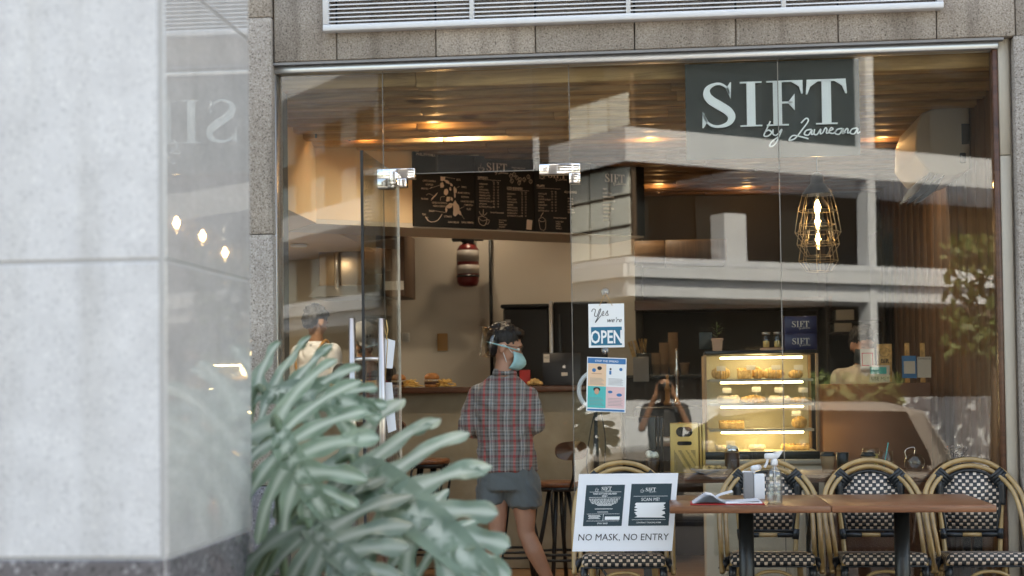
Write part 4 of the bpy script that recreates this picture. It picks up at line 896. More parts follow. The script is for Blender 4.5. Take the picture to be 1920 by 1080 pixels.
# ================================================================== counter zone
YK = 3.0
XE = P(1168, 730, YK).x; zc_ = P(900, 725, YK).z
bar = thing('bar_counter', (-.6, YK, 0), 'long troweled concrete counter with a dark wooden top running behind the doorway', 'counter')
m = MB(); m.box((-3.29, YK+.04, .01), (XE-.02, YK+.5, zc_-.045)); at_(m, bar, 'front', 'troweled_concrete')
m = MB(); m.rbox((-3.29, YK-.06, zc_-.044), (XE, YK+.62, zc_), .005, seg=2); at_(m, bar, 'wood_top', 'dark_wood')
def onbar(px, y=YK+.0): return V((P(px, 725, y).x, y, zc_+.001))
def burger(px, y, k, lab):
    t = thing('burger', onbar(px, y), lab, 'burger', 'burgers on the counter'); t.scale = (k, k, k)
    MB().lathe([(.001, 0), (.048, 0), (.054, .008), (.052, .02), (.001, .02)], n=20).build('bottom_bun', 'bread', t)
    MB().lathe([(.001, .021), (.054, .021), (.056, .03), (.052, .042), (.001, .042)], n=20).build('patty', 'patty', t)
    m = MB(); m.box((-.045, -.045, .0425), (.045, .045, .046), Matrix.Rotation(.5, 4, 'Z')); m.build('cheese', 'cheese', t)
    m = MB(); n = 40; vs = [(0, 0, .05)]+[((.056+.006*sin(k*2.3))*cos(2*pi*k/n), (.056+.006*sin(k*2.3))*sin(2*pi*k/n), .05+.006*sin(k*1.7)) for k in range(n)]; m.add(vs, [(0, i+1, (i+1) % n+1) for i in range(n)], True); m.lathe([(.05, .044), (.052, .052)], n=16); m.build('lettuce', 'cream_food', t)
    MB().lathe([(.05, .056), (.055, .066), (.05, .084), (.034, .098), (.001, .103)], n=22).build('top_bun', 'bread', t); return t
burger(810, YK+.02, 1.0, 'tall burger in a glossy bun between two heaps of fries'); burger(748, YK+.04, .95, 'burger seen through the open glass door, next to the hanging papers')
def fries(px, y, n, r, lab, seed):
    rr = random.Random(seed); t = thing('french_fries', onbar(px, y), lab, 'fries', 'heaps of fries on the counter'); m = MB()
    for k in range(n):
        a = rr.uniform(0, 3.14); h = rr.random()**1.5*.045+.006; x = rr.gauss(0, r*.45)*(1-h*12*.5); yy = rr.gauss(0, .02); tl = rr.uniform(-.5, .5); L = rr.uniform(.02, .04)
        d = V((cos(a), sin(a)*.7, tl*.6)).normalized()*L; c = V((x, yy, max(h, abs(d.z)+.005))); m.tube([c-d, c+d], .0042, 4)
    m.build('fries', 'fries', t); return t
def single(t, n):      # a thing that is one mesh: drop the empty
    c = kids(t)[0]; L = t.matrix_basis.copy(); lab, cat, g = t['label'], t['category'], t.get('group'); c.parent = None; c.location = t.location; c.scale = t.scale; c.rotation_euler = t.rotation_euler
    bpy.data.objects.remove(t); c.name = n; tag(c, lab, cat, g); return c
single(fries(770, YK+.0, 60, .07, 'heap of fries left of the tall burger', 1), 'french_fries'); single(fries(834, YK+.0, 45, .055, 'heap of fries right of the tall burger', 2), 'french_fries')
single(fries(693, YK+.0, 60, .07, 'heap of fries between the two bars of the door handle', 3), 'french_fries'); single(fries(612, YK+.0, 50, .08, 'heap of fries behind the potted leaves on the left', 4), 'french_fries')
t = thing('snack_box', onbar(984, YK+.1), 'small red cardboard box on the counter behind the customer', 'box'); MB().box((-.035, -.02, 0), (.04, .03, .115)).build('snack_box', 'red_cover', t); single(t, 'snack_box')
t = thing('croissant', onbar(1003, YK+.0), 'golden croissant on the counter next to the laptop', 'pastry'); m = MB(); [m.ball((-.04+.02*k, .0, .018+.012*sin(k*.8)), (.018, .022, .018+.008*sin(k*.8)), 8, 6) for k in range(5)]; m.build('croissant', 'pastry', t); single(t, 'croissant')
# laptop
lp = thing('laptop', onbar(1050, YK+.12), 'dark laptop with its lid towards the street, an apple emblem and small stickers', 'laptop')
m = MB(); m.rbox((-.14, .0, 0), (.16, .24, .016), .004, seg=2); m.build('base', 'laptop_grey', lp)
LM = Matrix.Translation((0, .005, .014)) @ Matrix.Rotation(radians(-8), 4, 'X')
l0 = P(1019, 718, YK+.12); W_ = .25; Hl = .225
m = MB(); m.rbox((-.125, -.004, 0), (.15, .004, Hl), .004, seg=2); m.build('lid', 'laptop_grey', lp, M=LM)
m = MB(); 
ap = [(0, .80), (.22, .92), (.48, .88), (.66, .72), (.52, .58), (.50, .36), (.68, .18), (.56, -.06), (.36, -.26), (.18, -.24), (0, -.18), (-.18, -.24), (-.36, -.26), (-.58, -.02), (-.70, .30), (-.66, .62), (-.45, .86), (-.2, .90)]
m.add([(.03+x*.017, -.0052, .115+z*.017) for x, z in ap], [tuple(range(len(ap)))]); lf = [(0, .95), (.02, 1.2), (.28, 1.38), (.24, 1.1)]; m.add([(.03+x*.017, -.0052, .115+z*.017) for x, z in lf], [(0, 1, 2, 3)])
m.build('emblem', 'sign_white', lp, M=LM)
m = MB(); quadf(m, -.118, .155, -.075, .215, -.0052); quadf(m, .01, .055, .055, .08, -.0052); st = m.build('sticker', 'label_white', lp, M=LM)
m = MB(); sift(m, -.114, .185, .0125, -.0058); m.build('sticker_print', 'black_ink', st)
# small counter clutter: white napkins
t = thing('paper_liner', onbar(735, YK+.1), 'white paper liner under the fries on the counter', 'paper'); m = MB(); m.box((-.45, -.08, 0), (.45, .06, .0012)); m.build('x', 'paper', t); single(t, 'paper_liner')

def stool(px, sy, Y, lab, rz=0, back=True, z=None):
    c = P(px, sy, Y); h = c.z; t = thing('bar_stool', (c.x, Y, 0), lab, 'stool', 'bar stools at the counter', rz)
    m = MB(); m.lathe([(.001, h-.032), (.15, h-.032), (.158, h-.022), (.158, h-.006), (.15, h), (.001, h-.006)], n=28); m.build('seat', 'table_wood', t)
    m = MB(); m.lathe([(.14, h-.06), (.148, h-.033)], n=24); m.tube([(.125*cos(2*pi*k/24), .125*sin(2*pi*k/24), h-.045) for k in range(24)], .012, 8, closed=True); m.build('seat_ring', 'black_metal', t)
    for k in range(4):
        a = pi/4+k*pi/2; m = MB(); m.tube([(.06*cos(a), .06*sin(a), h-.05), (.10*cos(a), .10*sin(a), h*.6), (.19*cos(a), .19*sin(a), 0)], .0135, 10)
        m.tube(bez([(.14*cos(a), .14*sin(a), h-.045), (.185*cos(a), .185*sin(a), h-.10), (.16*cos(a), .16*sin(a), h-.28), (.135*cos(a), .135*sin(a), h*.42)], 5), .0085, 8); m.build('leg', 'black_metal', t)
    m = MB()
    for zz, rr in ((.20, .165), (.235, .16)): m.tube([(rr*cos(2*pi*k/28), rr*sin(2*pi*k/28), zz) for k in range(28)], .0085, 8, closed=True)
    m.build('foot_ring', 'black_metal', t)
    if back:
        m = MB(); m.tube(bez([(0, -.14, h-.04), (0, -.19, h+.05), (0, -.185, h+.20)], 5), .010, 8); m.build('back_support', 'black_metal', t)
        m = MB(); 
        out = []
        for k in range(24):
            a = 2*pi*k/24; x = .115*math.copysign(abs(cos(a))**.6, cos(a)); z = .06*math.copysign(abs(sin(a))**.75, sin(a)); out.append((x, z+h+.20))
        n = 24; f = lambda x: -.195+2.2*x*x
        vs = [(x, f(x), z) for x, z in out]+[(x, f(x)+.012, z) for x, z in out]+[(0, f(0), h+.2), (0, f(0)+.012, h+.2)]
        fs = [(2*n, (i+1) % n, i) for i in range(n)]+[(2*n+1, n+i, n+(i+1) % n) for i in range(n)]+[(i, (i+1) % n, n+(i+1) % n, n+i) for i in range(n)]
        m.add(vs, fs, False); m.build('backrest', 'dark_wood', t)
    return t
stool(1047, 902, 2.0, 'bar stool with curved wooden backrest right beside the customer', radians(35)); stool(966, 902, 2.15, 'bar stool mostly hidden behind the customer\'s legs', 0, False)
stool(800, 860, 2.35, 'taller round bar stool left of the customer, above the leaves', radians(-70)); stool(688, 862, 2.35, 'bar stool behind the open glass door', radians(10))

# ================================================================== back wall things
def at_wall(name, px0, py0, px1, py1, Y, d, mt, lab, cat, r=.006, part='body'):
    a = P(px0, py1, Y); b = P(px1, py0, Y); t = thing(name, ((a.x+b.x)/2, Y, a.z), lab, cat)
    m = MB(); m.rbox((a.x-t.location.x, 0, 0), (b.x-t.location.x, d, b.z-a.z), r, seg=2); m.build(part, mt, t); return t, b.x-a.x, b.z-a.z
fr, W, H = at_wall('fridge', 1028, 566, 1085, 760, YB-.75, .7, 'dark_wood', '', 'fridge'); bpy.data.objects.remove(kids(fr)[0]); bpy.data.objects.remove(fr)
a = P(938, 571, YB-.72); b = P(1105, 566, YB-.72)
fr = thing('fridge', (a.x, YB-.72, .0), 'tall black fridge with one door standing open behind the counter', 'fridge')
m = MB(); xm = P(1029, 600, YB-.72).x-a.x; hz = a.z
m.rbox((0.02, 0, 0), (xm, .68, hz-.03), .02, seg=3); m.rbox((0, -.01, hz-.03), (xm+.005, .7, hz), .012, seg=3); m.build('body', 'fridge_black', fr)
m = MB(); m.rbox((xm+.004, -.02, 0), (xm+.03, .1, hz+.02), .004, seg=2); m.build('door_edge', 'aluminium', fr)
m = MB(); m.rbox((xm+.034, -.01, .0), (xm+.45, .06, hz+.012), .015, seg=3); m.build('door', 'fridge_black', fr)
m = MB(); m.rbox((xm+.06, -.014, 1.2), (xm+.10, -.008, hz-.08), .01); m.build('handle', 'black_metal', fr)
m = MB(); q = P(952, 605, YB-.74); m.box((q.x-a.x-.02, -.008, q.z-.025), (q.x-a.x+.02, -.002, q.z+.025)); m.build('sticker', 'mid_grey', fr)
# conduit
q = P(920, 500, YB-.02); t = thing('conduit_pipe', (q.x, YB-.03, 1.0), 'dark grey conduit pipe running down the back wall', 'pipe'); MB().tube([(0, 0, 0), (0, 0, 2)], .014, 10).build('conduit_pipe', 'black_metal', t); single(t, 'conduit_pipe')
# extinguisher
q = P(878, 498, YB-.18); k = 1/S(YB-.18); hh = 82*k; r_ = 21*k
ex = thing('fire_extinguisher', (q.x, YB-.2, q.z-hh/2), 'dark red fire extinguisher cylinder with white labels hanging from a wall bracket', 'fire extinguisher')
MB().lathe([(.3*r_, 0), (.8*r_, .03*hh), (r_, .12*hh), (r_, .86*hh), (.75*r_, .96*hh), (.3*r_, hh), (.3*r_, 1.04*hh)], n=28).build('cylinder', 'extinguisher_red', ex)
for z0, z1 in ((.30, .50), (.58, .84)): MB().lathe([(r_+.0015, z0*hh), (r_+.0015, z1*hh)], n=28).build('label', 'ext_label', ex)
MB().lathe([(r_+.004, .22*hh), (r_+.004, .27*hh)], n=28).build('strap', 'black_metal', ex)
m = MB(); m.rbox((-.13, -.02, hh*1.06), (.13, .03, hh*1.2), .01); m.rbox((-.05, -.05, hh*1.02), (.06, .05, hh*1.28), .012); m.tube([(.03, -.03, hh*1.2), (.12, -.05, hh*1.26)], .01, 8); m.cyl((0, 0, hh*.95), (0, 0, hh*1.1), .03, 12); m.build('valve', 'black_metal', ex)
m = MB(); m.box((-.05, .03, hh*.9), (.05, .19, hh*1.22)); m.build('bracket', 'black_metal', ex)
# sticker + notice on wall
t, W, H = at_wall('wall_switch_plate', 820, 625, 839, 658, YB-.015, .012, 'tan_leather', 'small brown speckled plaque on the beige wall above the burger', 'plaque', .003, 'plate'); single(t, 'wall_plaque')
t, W, H = at_wall('wall_notice', 753, 624, 768, 642, YB-.006, .003, 'label_white', 'tiny printed notice on the beige wall by the door edge', 'notice', .001, 'sheet'); 
m = MB(); [quadf(m, -W*.4, H*(.15+.14*k), W*(.4-.1*(k % 2)), H*(.2+.14*k), -.0012) for k in range(6)]; m.build('print', 'mid_grey', t)
# kitchen: cabinet, hood
t, W, H = at_wall('wall_cabinet', 722, 436, 758, 556, 4.0, .5, 'brown_panel', 'narrow brown wall cabinet with a pale label, behind the door glass', 'cabinet'); m = MB(); m.box((-W*.5, -.003, H*.1), (W*.45, -.001, H*.24)); m.build('label', 'label_white', t)
hd, W, H = at_wall('range_hood', 598, 440, 716, 546, 4.0, .5, 'steel_duct', 'brown reflecting stainless range hood above the kitchen on the left', 'range hood', .01)
m = MB(); m.add([(-W*.62, -.12, -.05), (W*.5, -.12, -.05), (W*.5, .5, -.05), (-W*.62, .5, -.05), (-W*.5, -.02, .04), (W*.45, -.02, .04), (W*.45, .5, .04), (-W*.5, .5, .04)], [(0, 3, 2, 1), (4, 5, 6, 7), (0, 1, 5, 4), (1, 2, 6, 5), (2, 3, 7, 6), (3, 0, 4, 7)]); m.build('canopy', 'aluminium', hd)
m = MB(); m.tube([(-W*.2, -.03, H*.0), (-W*.2, -.03, H)], .02, 10); m.build('pipe', 'steel', hd)

# ================================================================== coffee bar on the right
cb = thing('coffee_bar', (.9, 4.3, 0), 'dark back counter of the coffee bar on the right, with a shelf rail above', 'counter')
zt_ = P(1250, 703, 3.9).z; a = P(1078, 700, 3.9); b = P(1545, 700, 3.9)
m = MB(); m.box((a.x, 3.9, 0), (b.x, 4.5, zt_-.03)); at_(m, cb, 'cabinet', 'dark_interior'); m = MB(); m.rbox((a.x-.02, 3.86, zt_-.029), (b.x+.02, 4.55, zt_), .005, seg=1); at_(m, cb, 'worktop', 'black_metal')
a = P(1190, 582, 4.4); b = P(1560, 556, 4.4); m = MB(); m.box((a.x, 4.4, a.z), (b.x, 4.9, b.z)); at_(m, cb, 'shelf', 'dark_wood')
a = P(1190, 492, 4.3); b = P(1362, 448, 4.3)
wc = thing('wall_cabinet', ((a.x+b.x)/2, 4.3, a.z), 'wide reddish brown wall cabinet hanging high above the coffee bar', 'cabinet'); m = MB(); xm = (a.x*2+b.x)/3; m.rbox((a.x, 4.3, a.z), (xm-.003, 4.9, b.z), .004, seg=1); m.rbox((xm+.003, 4.28, a.z), (b.x, 4.9, b.z), .004, seg=1); at_(m, wc, 'body', 'plank_wood'); m = MB(); m.rbox((xm+.01, 4.27, a.z+.01), (b.x-.01, 4.279, b.z-.01), .003, seg=1); at_(m, wc, 'door', 'brown_panel')
a = P(1560, 640, 4.3); b = P(1628, 572, 4.3)
wc = thing('shelf_unit', ((a.x+b.x)/2, 4.3, a.z), 'dark open shelf unit behind the cashier', 'shelf'); m = MB(); m.box((a.x-.02, 4.3, a.z-.6), (b.x+.1, 4.9, a.z-.58)); 
for py in (600, 622): z = P(1600, py, 4.3).z; m.box((a.x-.02, 4.3, z-.012), (b.x+.1, 4.8, z))
m.box((a.x-.04, 4.3, a.z-.6), (a.x-.02, 4.9, b.z+.6)); m.box((b.x+.1, 4.3, a.z-.6), (b.x+.12, 4.9, b.z+.6)); at_(m, wc, 'frame', 'dark_interior')
for (x0, x1, py, h, lab) in ((1568, 1602, 600, 20, 'pale storage box on the upper shelf behind the cashier'), (1565, 1598, 622, 17, 'pale storage box on the lower shelf behind the cashier')):
    a = P(x0, py, 4.3); b = P(x1, py-h, 4.3); t = thing('storage_box', (a.x, 4.3, a.z), lab, 'box', 'storage boxes behind the cashier'); MB().rbox((0, 0.02, 0), (b.x-a.x, .3, b.z-a.z), .004).build('x', 'plastic_white', t); m = None; single(t, 'storage_box')
def cupstack(px, py, n, lab, Y=3.95, mt='kraft', dh=.013):
    q = P(px, 703, Y); t = thing('paper_cup_stack', (q.x, Y, zt_), lab, 'cups', 'stacks of paper cups on the coffee bar'); m = MB()
    for k in range(n): m.lathe([(.027, .0+dh*k), (.036, .085+dh*k), (.039, .086+dh*k), (.039, .091+dh*k), (.034, .091+dh*k)], n=16)
    m.build('x', mt, t); single(t, 'paper_cup_stack')
cupstack(1231, 0, 7, 'shortest and leftmost stack of brown paper cups on the coffee bar'); cupstack(1246, 0, 13, 'middle stack of brown paper cups on the coffee bar'); cupstack(1263, 0, 19, 'tallest stack of brown paper cups on the coffee bar')
cupstack(1284, 0, 1, 'single brown paper cup at the right of the cup stacks')
q = P(1207, 703, 3.95); t = thing('stirrer_jar', (q.x, 3.95, zt_), 'dark jar full of wooden stirrers on the coffee bar, left of the paper cups', 'jar'); MB().lathe([(.05, 0), (.055, .01), (.055, .16), (.05, .17)], n=18).build('jar', 'black_metal', t); m = MB()
for k in range(16): x = -.045+.006*k; m.box((x, -.001, .1), (x+.008, .001, .28), Matrix.Rotation(random.uniform(-.35, .15), 4, 'Y'))
m.build('stirrer', 'pastry', t)
q = P(1195, 703, 3.9); t = thing('price_card', (P(1195, 720, 3.86).x, 3.85, zt_+.0), 'grey card standing on the front edge of the coffee bar', 'card'); m = MB(); m.rbox((-.03, -.01, -.05), (.09, 0, .14), .003); m.build('x', 'mid_grey', t); single(t, 'price_card')
for px, lab in ((1252, 'short bronze coffee press lever on the coffee bar'), (1270, 'tall chrome tap on the coffee bar')):
    q = P(px, 760, 3.6); t = thing('tap', (q.x, 3.6, q.z), lab, 'tap', 'taps at the coffee bar'); m = MB(); hq = .42 if px > 1260 else .22; m.lathe([(.03, 0), (.03, .02), (.018, .04), (.018, hq*.5), (.026, hq*.55), (.012, hq*.7), (.009, hq*.92), (.014, hq), (.001, hq+.01)], n=16); m.build('x', 'chrome' if px > 1260 else 'tan_leather', t); single(t, 'tap')
cm = thing('coffee_machine', (P(1270, 790, 3.3).x, 3.3, 0), 'black coffee machine block standing behind the gold tower', 'coffee machine')
a = P(1190, 850, 3.3); b = P(1320, 762, 3.3); m = MB(); m.rbox((a.x, 3.3, a.z-.5), (b.x, 3.8, b.z), .02, seg=3); at_(m, cm, 'body', 'black_metal'); m = MB(); m.rbox((a.x+.05, 3.28, a.z+.05), (b.x-.05, 3.299, a.z+.12), .004, seg=1); at_(m, cm, 'drip_tray', 'steel')

# pastry case
Yp = 1.45; a = P(1322, 862, Yp); b = P(1534, 655, Yp); x0, x1, z0, z1 = a.x, b.x, a.z, b.z; D = .48
cs = thing('pastry_case', ((x0+x1)/2, Yp, z0), 'lit glass pastry display case with four shelves of pastries and price cards', 'display case')
m = MB(); m.rbox((x0, Yp, z0), (x1, Yp+D, z0+.045), .003, seg=1); m.rbox((x0+.01, Yp+.01, z1-.022), (x1-.01, Yp+D, z1), .003, seg=1); at_(m, cs, 'frame', 'black_metal')
m = MB()
for x in (x0, x1-.018): m.rbox((x, Yp, z0+.046), (x+.018, Yp+.018, z1-.023), .002, seg=1); m.rbox((x, Yp+D-.02, z0+.046), (x+.018, Yp+D, z1-.023), .002, seg=1)
at_(m, cs, 'post', 'kraft')
m = MB(); m.box((x0+.02, Yp+D-.012, z0+.046), (x1-.02, Yp+D-.002, z1-.023)); m.box((x0+.019, Yp+.0, z0+.0455), (x1-.019, Yp+D, z0+.0475)); at_(m, cs, 'back_panel', 'case_interior')
m = MB(); m.box((x0+.019, Yp+.003, z0+.046), (x1-.019, Yp+.008, z1-.023)); at_(m, cs, 'front_glass', 'case_glass')
shz = [P(1400, y, Yp).z for y in (711, 757, 805)]
for z in shz: m = MB(); m.box((x0+.03, Yp+.02, z-.008), (x1-.03, Yp+D-.02, z)); m.box((x0+.03, Yp+.016, z-.014), (x1-.03, Yp+.0195, z+.001)); at_(m, cs, 'shelf', 'frame_panel')
for z in [z1-.05]+[z-.026 for z in shz]:
    m = MB(); m.rbox((x0+.10, Yp+.03, z), (x1-.09, Yp+.045, z+.012), .004); at_(m, cs, 'light_strip', 'led_warm')
pt_light(cs, (0, .2, .60), 1.2, (1, .80, .5), .1); pt_light(cs, (0, .2, .15), 1.2, (1, .80, .5), .1)
def case_item(px, py, w_px, h_px, kind, lab, lev=None):
    k = 1/S(Yp+.1); q = P(px, py, Yp+.1); zz = min(([z0+.048]+[s for s in shz]), key=lambda z: abs(z-q.z)); t = thing(kind, (q.x, Yp+.12, zz+.0015), lab, 'pastry', 'pastries in the display case'); w_, h_ = w_px*k/2, h_px*k; m = MB()
    if kind in ('croissant', 'turnover'):
        for j in range(7): f = (j-3)/3.2; m.ball((f*w_*.8, .02*f*f, h_*.42), (w_*.28, .045*(1-.55*f*f), h_*(.55-.25*f*f)), 8, 6)
    elif kind == 'cake_slice': m.rbox((-w_, -.04, 0), (w_, .06, h_*.8), .006); [m.ball((-w_*.9+w_*1.8*j/7, -.01+.03*(j % 2), h_*.82), (.012, .014, .010), 6, 4) for j in range(8)]
    elif kind == 'tart': m.lathe([(.001, 0), (w_*.85, 0), (w_, h_*.5), (w_*.93, h_*.75), (.001, h_*.85)], n=24); [m.ball((w_*.7*cos(j), w_*.5*sin(j), h_*.8), (.014, .012, .008), 6, 4) for j in range(9)]
    m.build('x', 'pastry' if kind != 'tart' else 'cream_food' if 'white' in lab else 'pastry', t); o = single(t, kind)
    return o
for a_ in ((1352, 710, 34, 26, 'turnover', 'big brown pastry at the left end of the top shelf of the case'), (1397, 708, 26, 22, 'cake_slice', 'pale cream slice on the top shelf of the case'), (1421, 709, 22, 24, 'turnover', 'narrow golden pastry beside the cream slice on the top shelf'), (1450, 709, 42, 22, 'croissant', 'wide golden croissant on the top shelf of the case'), (1493, 709, 26, 18, 'turnover', 'small pastry at the right end of the top shelf of the case'),
    (1366, 755, 44, 16, 'tart', 'iced white bread roll at the left end of the second shelf'), (1413, 755, 46, 16, 'croissant', 'long golden bread in the middle of the second shelf'), (1462, 755, 42, 14, 'tart', 'white sugared loaf on the second shelf behind the glass joint'), (1503, 755, 40, 12, 'croissant', 'flat toasted bread at the right end of the second shelf'),
    (1372, 803, 46, 16, 'cake_slice', 'long orange topped cake on the third shelf'), (1500, 803, 28, 24, 'turnover', 'dark speckled pastry at the right of the third shelf'), (1354, 850, 26, 10, 'tart', 'small white tart at the left of the bottom shelf'), (1420, 850, 32, 10, 'tart', 'white tart in the middle of the bottom shelf'), (1492, 850, 50, 11, 'cake_slice', 'long flat cake at the right of the bottom shelf')): case_item(*a_)
for i, (px, py) in enumerate(((1352, 692), (1408, 690), (1455, 690), (1497, 690), (1363, 733), (1418, 731), (1461, 732), (1506, 732), (1493, 776), (1370, 832))):
    q = P(px, py, Yp+.06); q2 = P(px, py+14, Yp+.06); t = thing('price_card', (q.x, Yp+.06, q.z-.012), ['blank price card %s in the pastry case' % w_ for w_ in ('above the big brown pastry', 'over the cream slice', 'over the wide croissant', 'over the small top shelf pastry', 'above the iced roll', 'above the long bread', 'above the sugared loaf', 'above the toasted bread', 'above the dark speckled pastry', 'above the small white tart')][i], 'price card', 'price cards in the pastry case'); m = MB(); m.box((-.027, 0, 0), (.027, .002, .030)); m.box((-.002, .0005, -.02), (.002, .0015, 0)); m.build('x', 'label_white', t); single(t, 'price_card')
cu = thing('display_counter', ((x0+x1)/2, Yp, 0), 'cream counter cabinet under the pastry case', 'counter'); m = MB(); m.rbox((x0-.0, Yp-.03, .0), (x1+.02, Yp+.55, z0-.03), .004, seg=1); at_(m, cu, 'body', 'cream_plaster'); m = MB(); m.rbox((x0-.02, Yp-.05, z0-.029), (x1+.03, Yp+.56, z0-.001), .003, seg=1); at_(m, cu, 'top', 'frame_panel')
# on the case
q = P(1345, 655, Yp+.15); pp = thing('potted_plant', (q.x, Yp+.15, z1), 'small leafy plant in a square pink pot on the pastry case', 'potted plant'); m = MB(); m.add([(-.026, -.026, 0), (.026, -.026, 0), (.026, .026, 0), (-.026, .026, 0), (-.033, -.033, .075), (.033, -.033, .075), (.033, .033, .075), (-.033, .033, .075)], [(0, 3, 2, 1), (0, 1, 5, 4), (1, 2, 6, 5), (2, 3, 7, 6), (3, 0, 4, 7), (4, 5, 6, 7)]); m.rbox((-.036, -.036, .068), (.036, .036, .080), .003); m.build('pot', 'terracotta', pp)
m = MB()
for k in range(14):
    a = k*2.4; L = random.uniform(.05, .08); b0 = V((0, 0, .08+.008*k*.7)); tip = b0+V((cos(a)*L, sin(a)*L, .015)); sd_ = V((-sin(a), cos(a), 0))*.009; mid = b0.lerp(tip, .5)+V((0, 0, .012)); m.add([b0, mid+sd_, tip, mid-sd_], [(0, 1, 2, 3)])
m.tube([(0, 0, .07), (0, 0, .18)], .003, 5); m.build('foliage', 'tree_leaf', pp)
t, W, H = at_wall('menu_stand', 1311, 622, 1336, 656, Yp+.3, .02, 'sign_black', 'small dark card stand behind the pink plant pot', 'card stand'); single(t, 'card_stand')
q = P(1447, 655, Yp+.2); jt = thing('jar_stand', (q.x, Yp+.2, z1), 'wooden stand holding two small glass jars on the pastry case', 'stand'); m = MB(); m.rbox((-.068, -.04, 0), (.068, .04, .018), .004); m.build('x', 'terracotta', jt); single(jt, 'jar_stand')
for dx, lab in ((-.033, 'left glass jar on the wooden stand'), (.035, 'right glass jar on the wooden stand')):
    t = thing('glass_jar', (q.x+dx, Yp+.2, z1+.0185), lab, 'jar', 'glass jars on the pastry case'); MB().lathe([(.022, 0), (.024, .004), (.024, .075), (.02, .08)], n=18).build('glass', 'clear_glass', t); MB().lathe([(.001, .081), (.024, .081), (.025, .095), (.001, .098)], n=18).build('lid', 'steel', t); MB().lathe([(.001, .004), (.019, .004), (.019, .04), (.001, .045)], n=14).build('filling', 'cheese', t)
Yb = Yp+.12; a = P(1472, 655, Yb); b = P(1531, 592, Yb); hb = (b.z-z1)/2
for k in range(2):
    t = thing('gift_box', (a.x, Yb, z1+k*(hb+.0005)), ('lower' if k == 0 else 'upper')+' of two stacked navy blue cake boxes printed SIFT', 'box', 'navy cake boxes on the pastry case'); MB().rbox((0, 0, 0), (b.x-a.x, .2, hb-.001), .002, seg=1).build('carton', 'navy', t); m = MB(); sift(m, .043, .036, .036, -.001); m.build('lettering', 'label_white', t)
# ================================================================== till counter
Yt = 1.9; a = P(1545, 905, Yt); b = P(1745, 717, Yt)
tc_ = thing('till_counter', ((a.x+b.x)/2, Yt, 0), 'brown fronted till counter right of the pastry case', 'counter'); m = MB(); m.rbox((a.x, Yt, 0), (b.x, Yt+.45, b.z-.002), .004, seg=1); at_(m, tc_, 'front', 'till_brown'); zt2 = b.z
def stand(name, c4, Y, lab, mt='label_white', tilt=0): 
    t, W, H, M3 = quadthing(name, 'notice', lab, c4, Y, mt, .003); return t, W, H, M3
t, W, H, M3 = stand('till_notice', ((1613, 654), (1641, 654), (1640, 690), (1614, 690)), Yt+.02, 'white card with a red frame standing at the till')
m = MB(); [quadf(m, W*a_, H*b_, W*c_, H*d_, -.001, M3) for a_, b_, c_, d_ in ((.08, .1, .16, .8), (.84, .1, .92, .8), (.16, .1, .84, .16), (.16, .74, .84, .8))]; m.build('red_frame', 'red_cover', t)
t, W, H, M3 = stand('tax_notice', ((1644, 645), (1669, 644), (1673, 716), (1645, 716)), Yt+.04, 'tall kraft paper notice reading BIR at the till', 'pastry')
m = MB(); text(m, 'BIR', W*.25, H*.50, H*.11, M3, 'LEFT', -.001, 1, .02); text(m, 'R', W*.65, H*.2, H*.11, M3, 'LEFT', -.001, 1, .02); strip(m, [(W*.5+W*.34*cos(k*.5), H*.78+H*.12*sin(k*.5)) for k in range(13)], .0015, -.001, M3); m.build('lettering', 'black_ink', t)
t, W, H, M3 = stand('loyalty_leaflet', ((1630, 685), (1668, 685), (1668, 717), (1630, 717)), Yt+.0, 'small leaflet with a green band and the words USE ME, propped at the till', 'label_white')
m = MB(); quadf(m, W*.05, H*.5, W*.85, H*.9, -.001, M3); m.build('band', 'poster_teal', t); m = MB(); text(m, 'USE ME!!', W*.98, H*.12, H*.22, M3, 'RIGHT', -.001, .9); m.build('lettering', 'black_ink', t)
t, W, H, M3 = stand('payment_notice', ((1691, 667), (1720, 668), (1719, 709), (1692, 709)), Yt+.0, 'blue payment card with a white field at the till', 'poster_blue'); m = MB(); quadf(m, W*.12, H*.2, W*.9, H*.76, -.001, M3); m.build('field', 'label_white', t)
t, W, H, M3 = stand('payment_notice', ((1720, 669), (1746, 669), (1746, 708), (1720, 708)), Yt+.005, 'white card headed PAYMAYA at the right end of the till', 'label_white'); m = MB(); text(m, 'PAYMAYA', W*.5, H*.86, H*.10, M3, 'CENTER', -.001, .95); m.build('lettering', 'black_ink', t)
t, W, H = at_wall('till_monitor', 1618, 612, 1690, 700, Yt+.25, .03, 'black_metal', 'dark till monitor between the cashier and the notices', 'monitor'); bpy.data.objects.remove(kids(t)[0]); bpy.data.objects.remove(t)
for x, lab in ((1702, 'left wooden slat standing behind the payment cards'), (1731, 'right wooden slat standing behind the payment cards')):
    a = P(x-4, 710, Yt+.2); b = P(x+3, 643, Yt+.2); t = thing('wooden_slat', (a.x, Yt+.2, zt2), lab, 'slat', 'wooden slats at the till'); m = MB(); m.box((0, 0, 0), (b.x-a.x, .02, b.z-zt2)); m.build('x', 'pastry', t); single(t, 'wooden_slat')
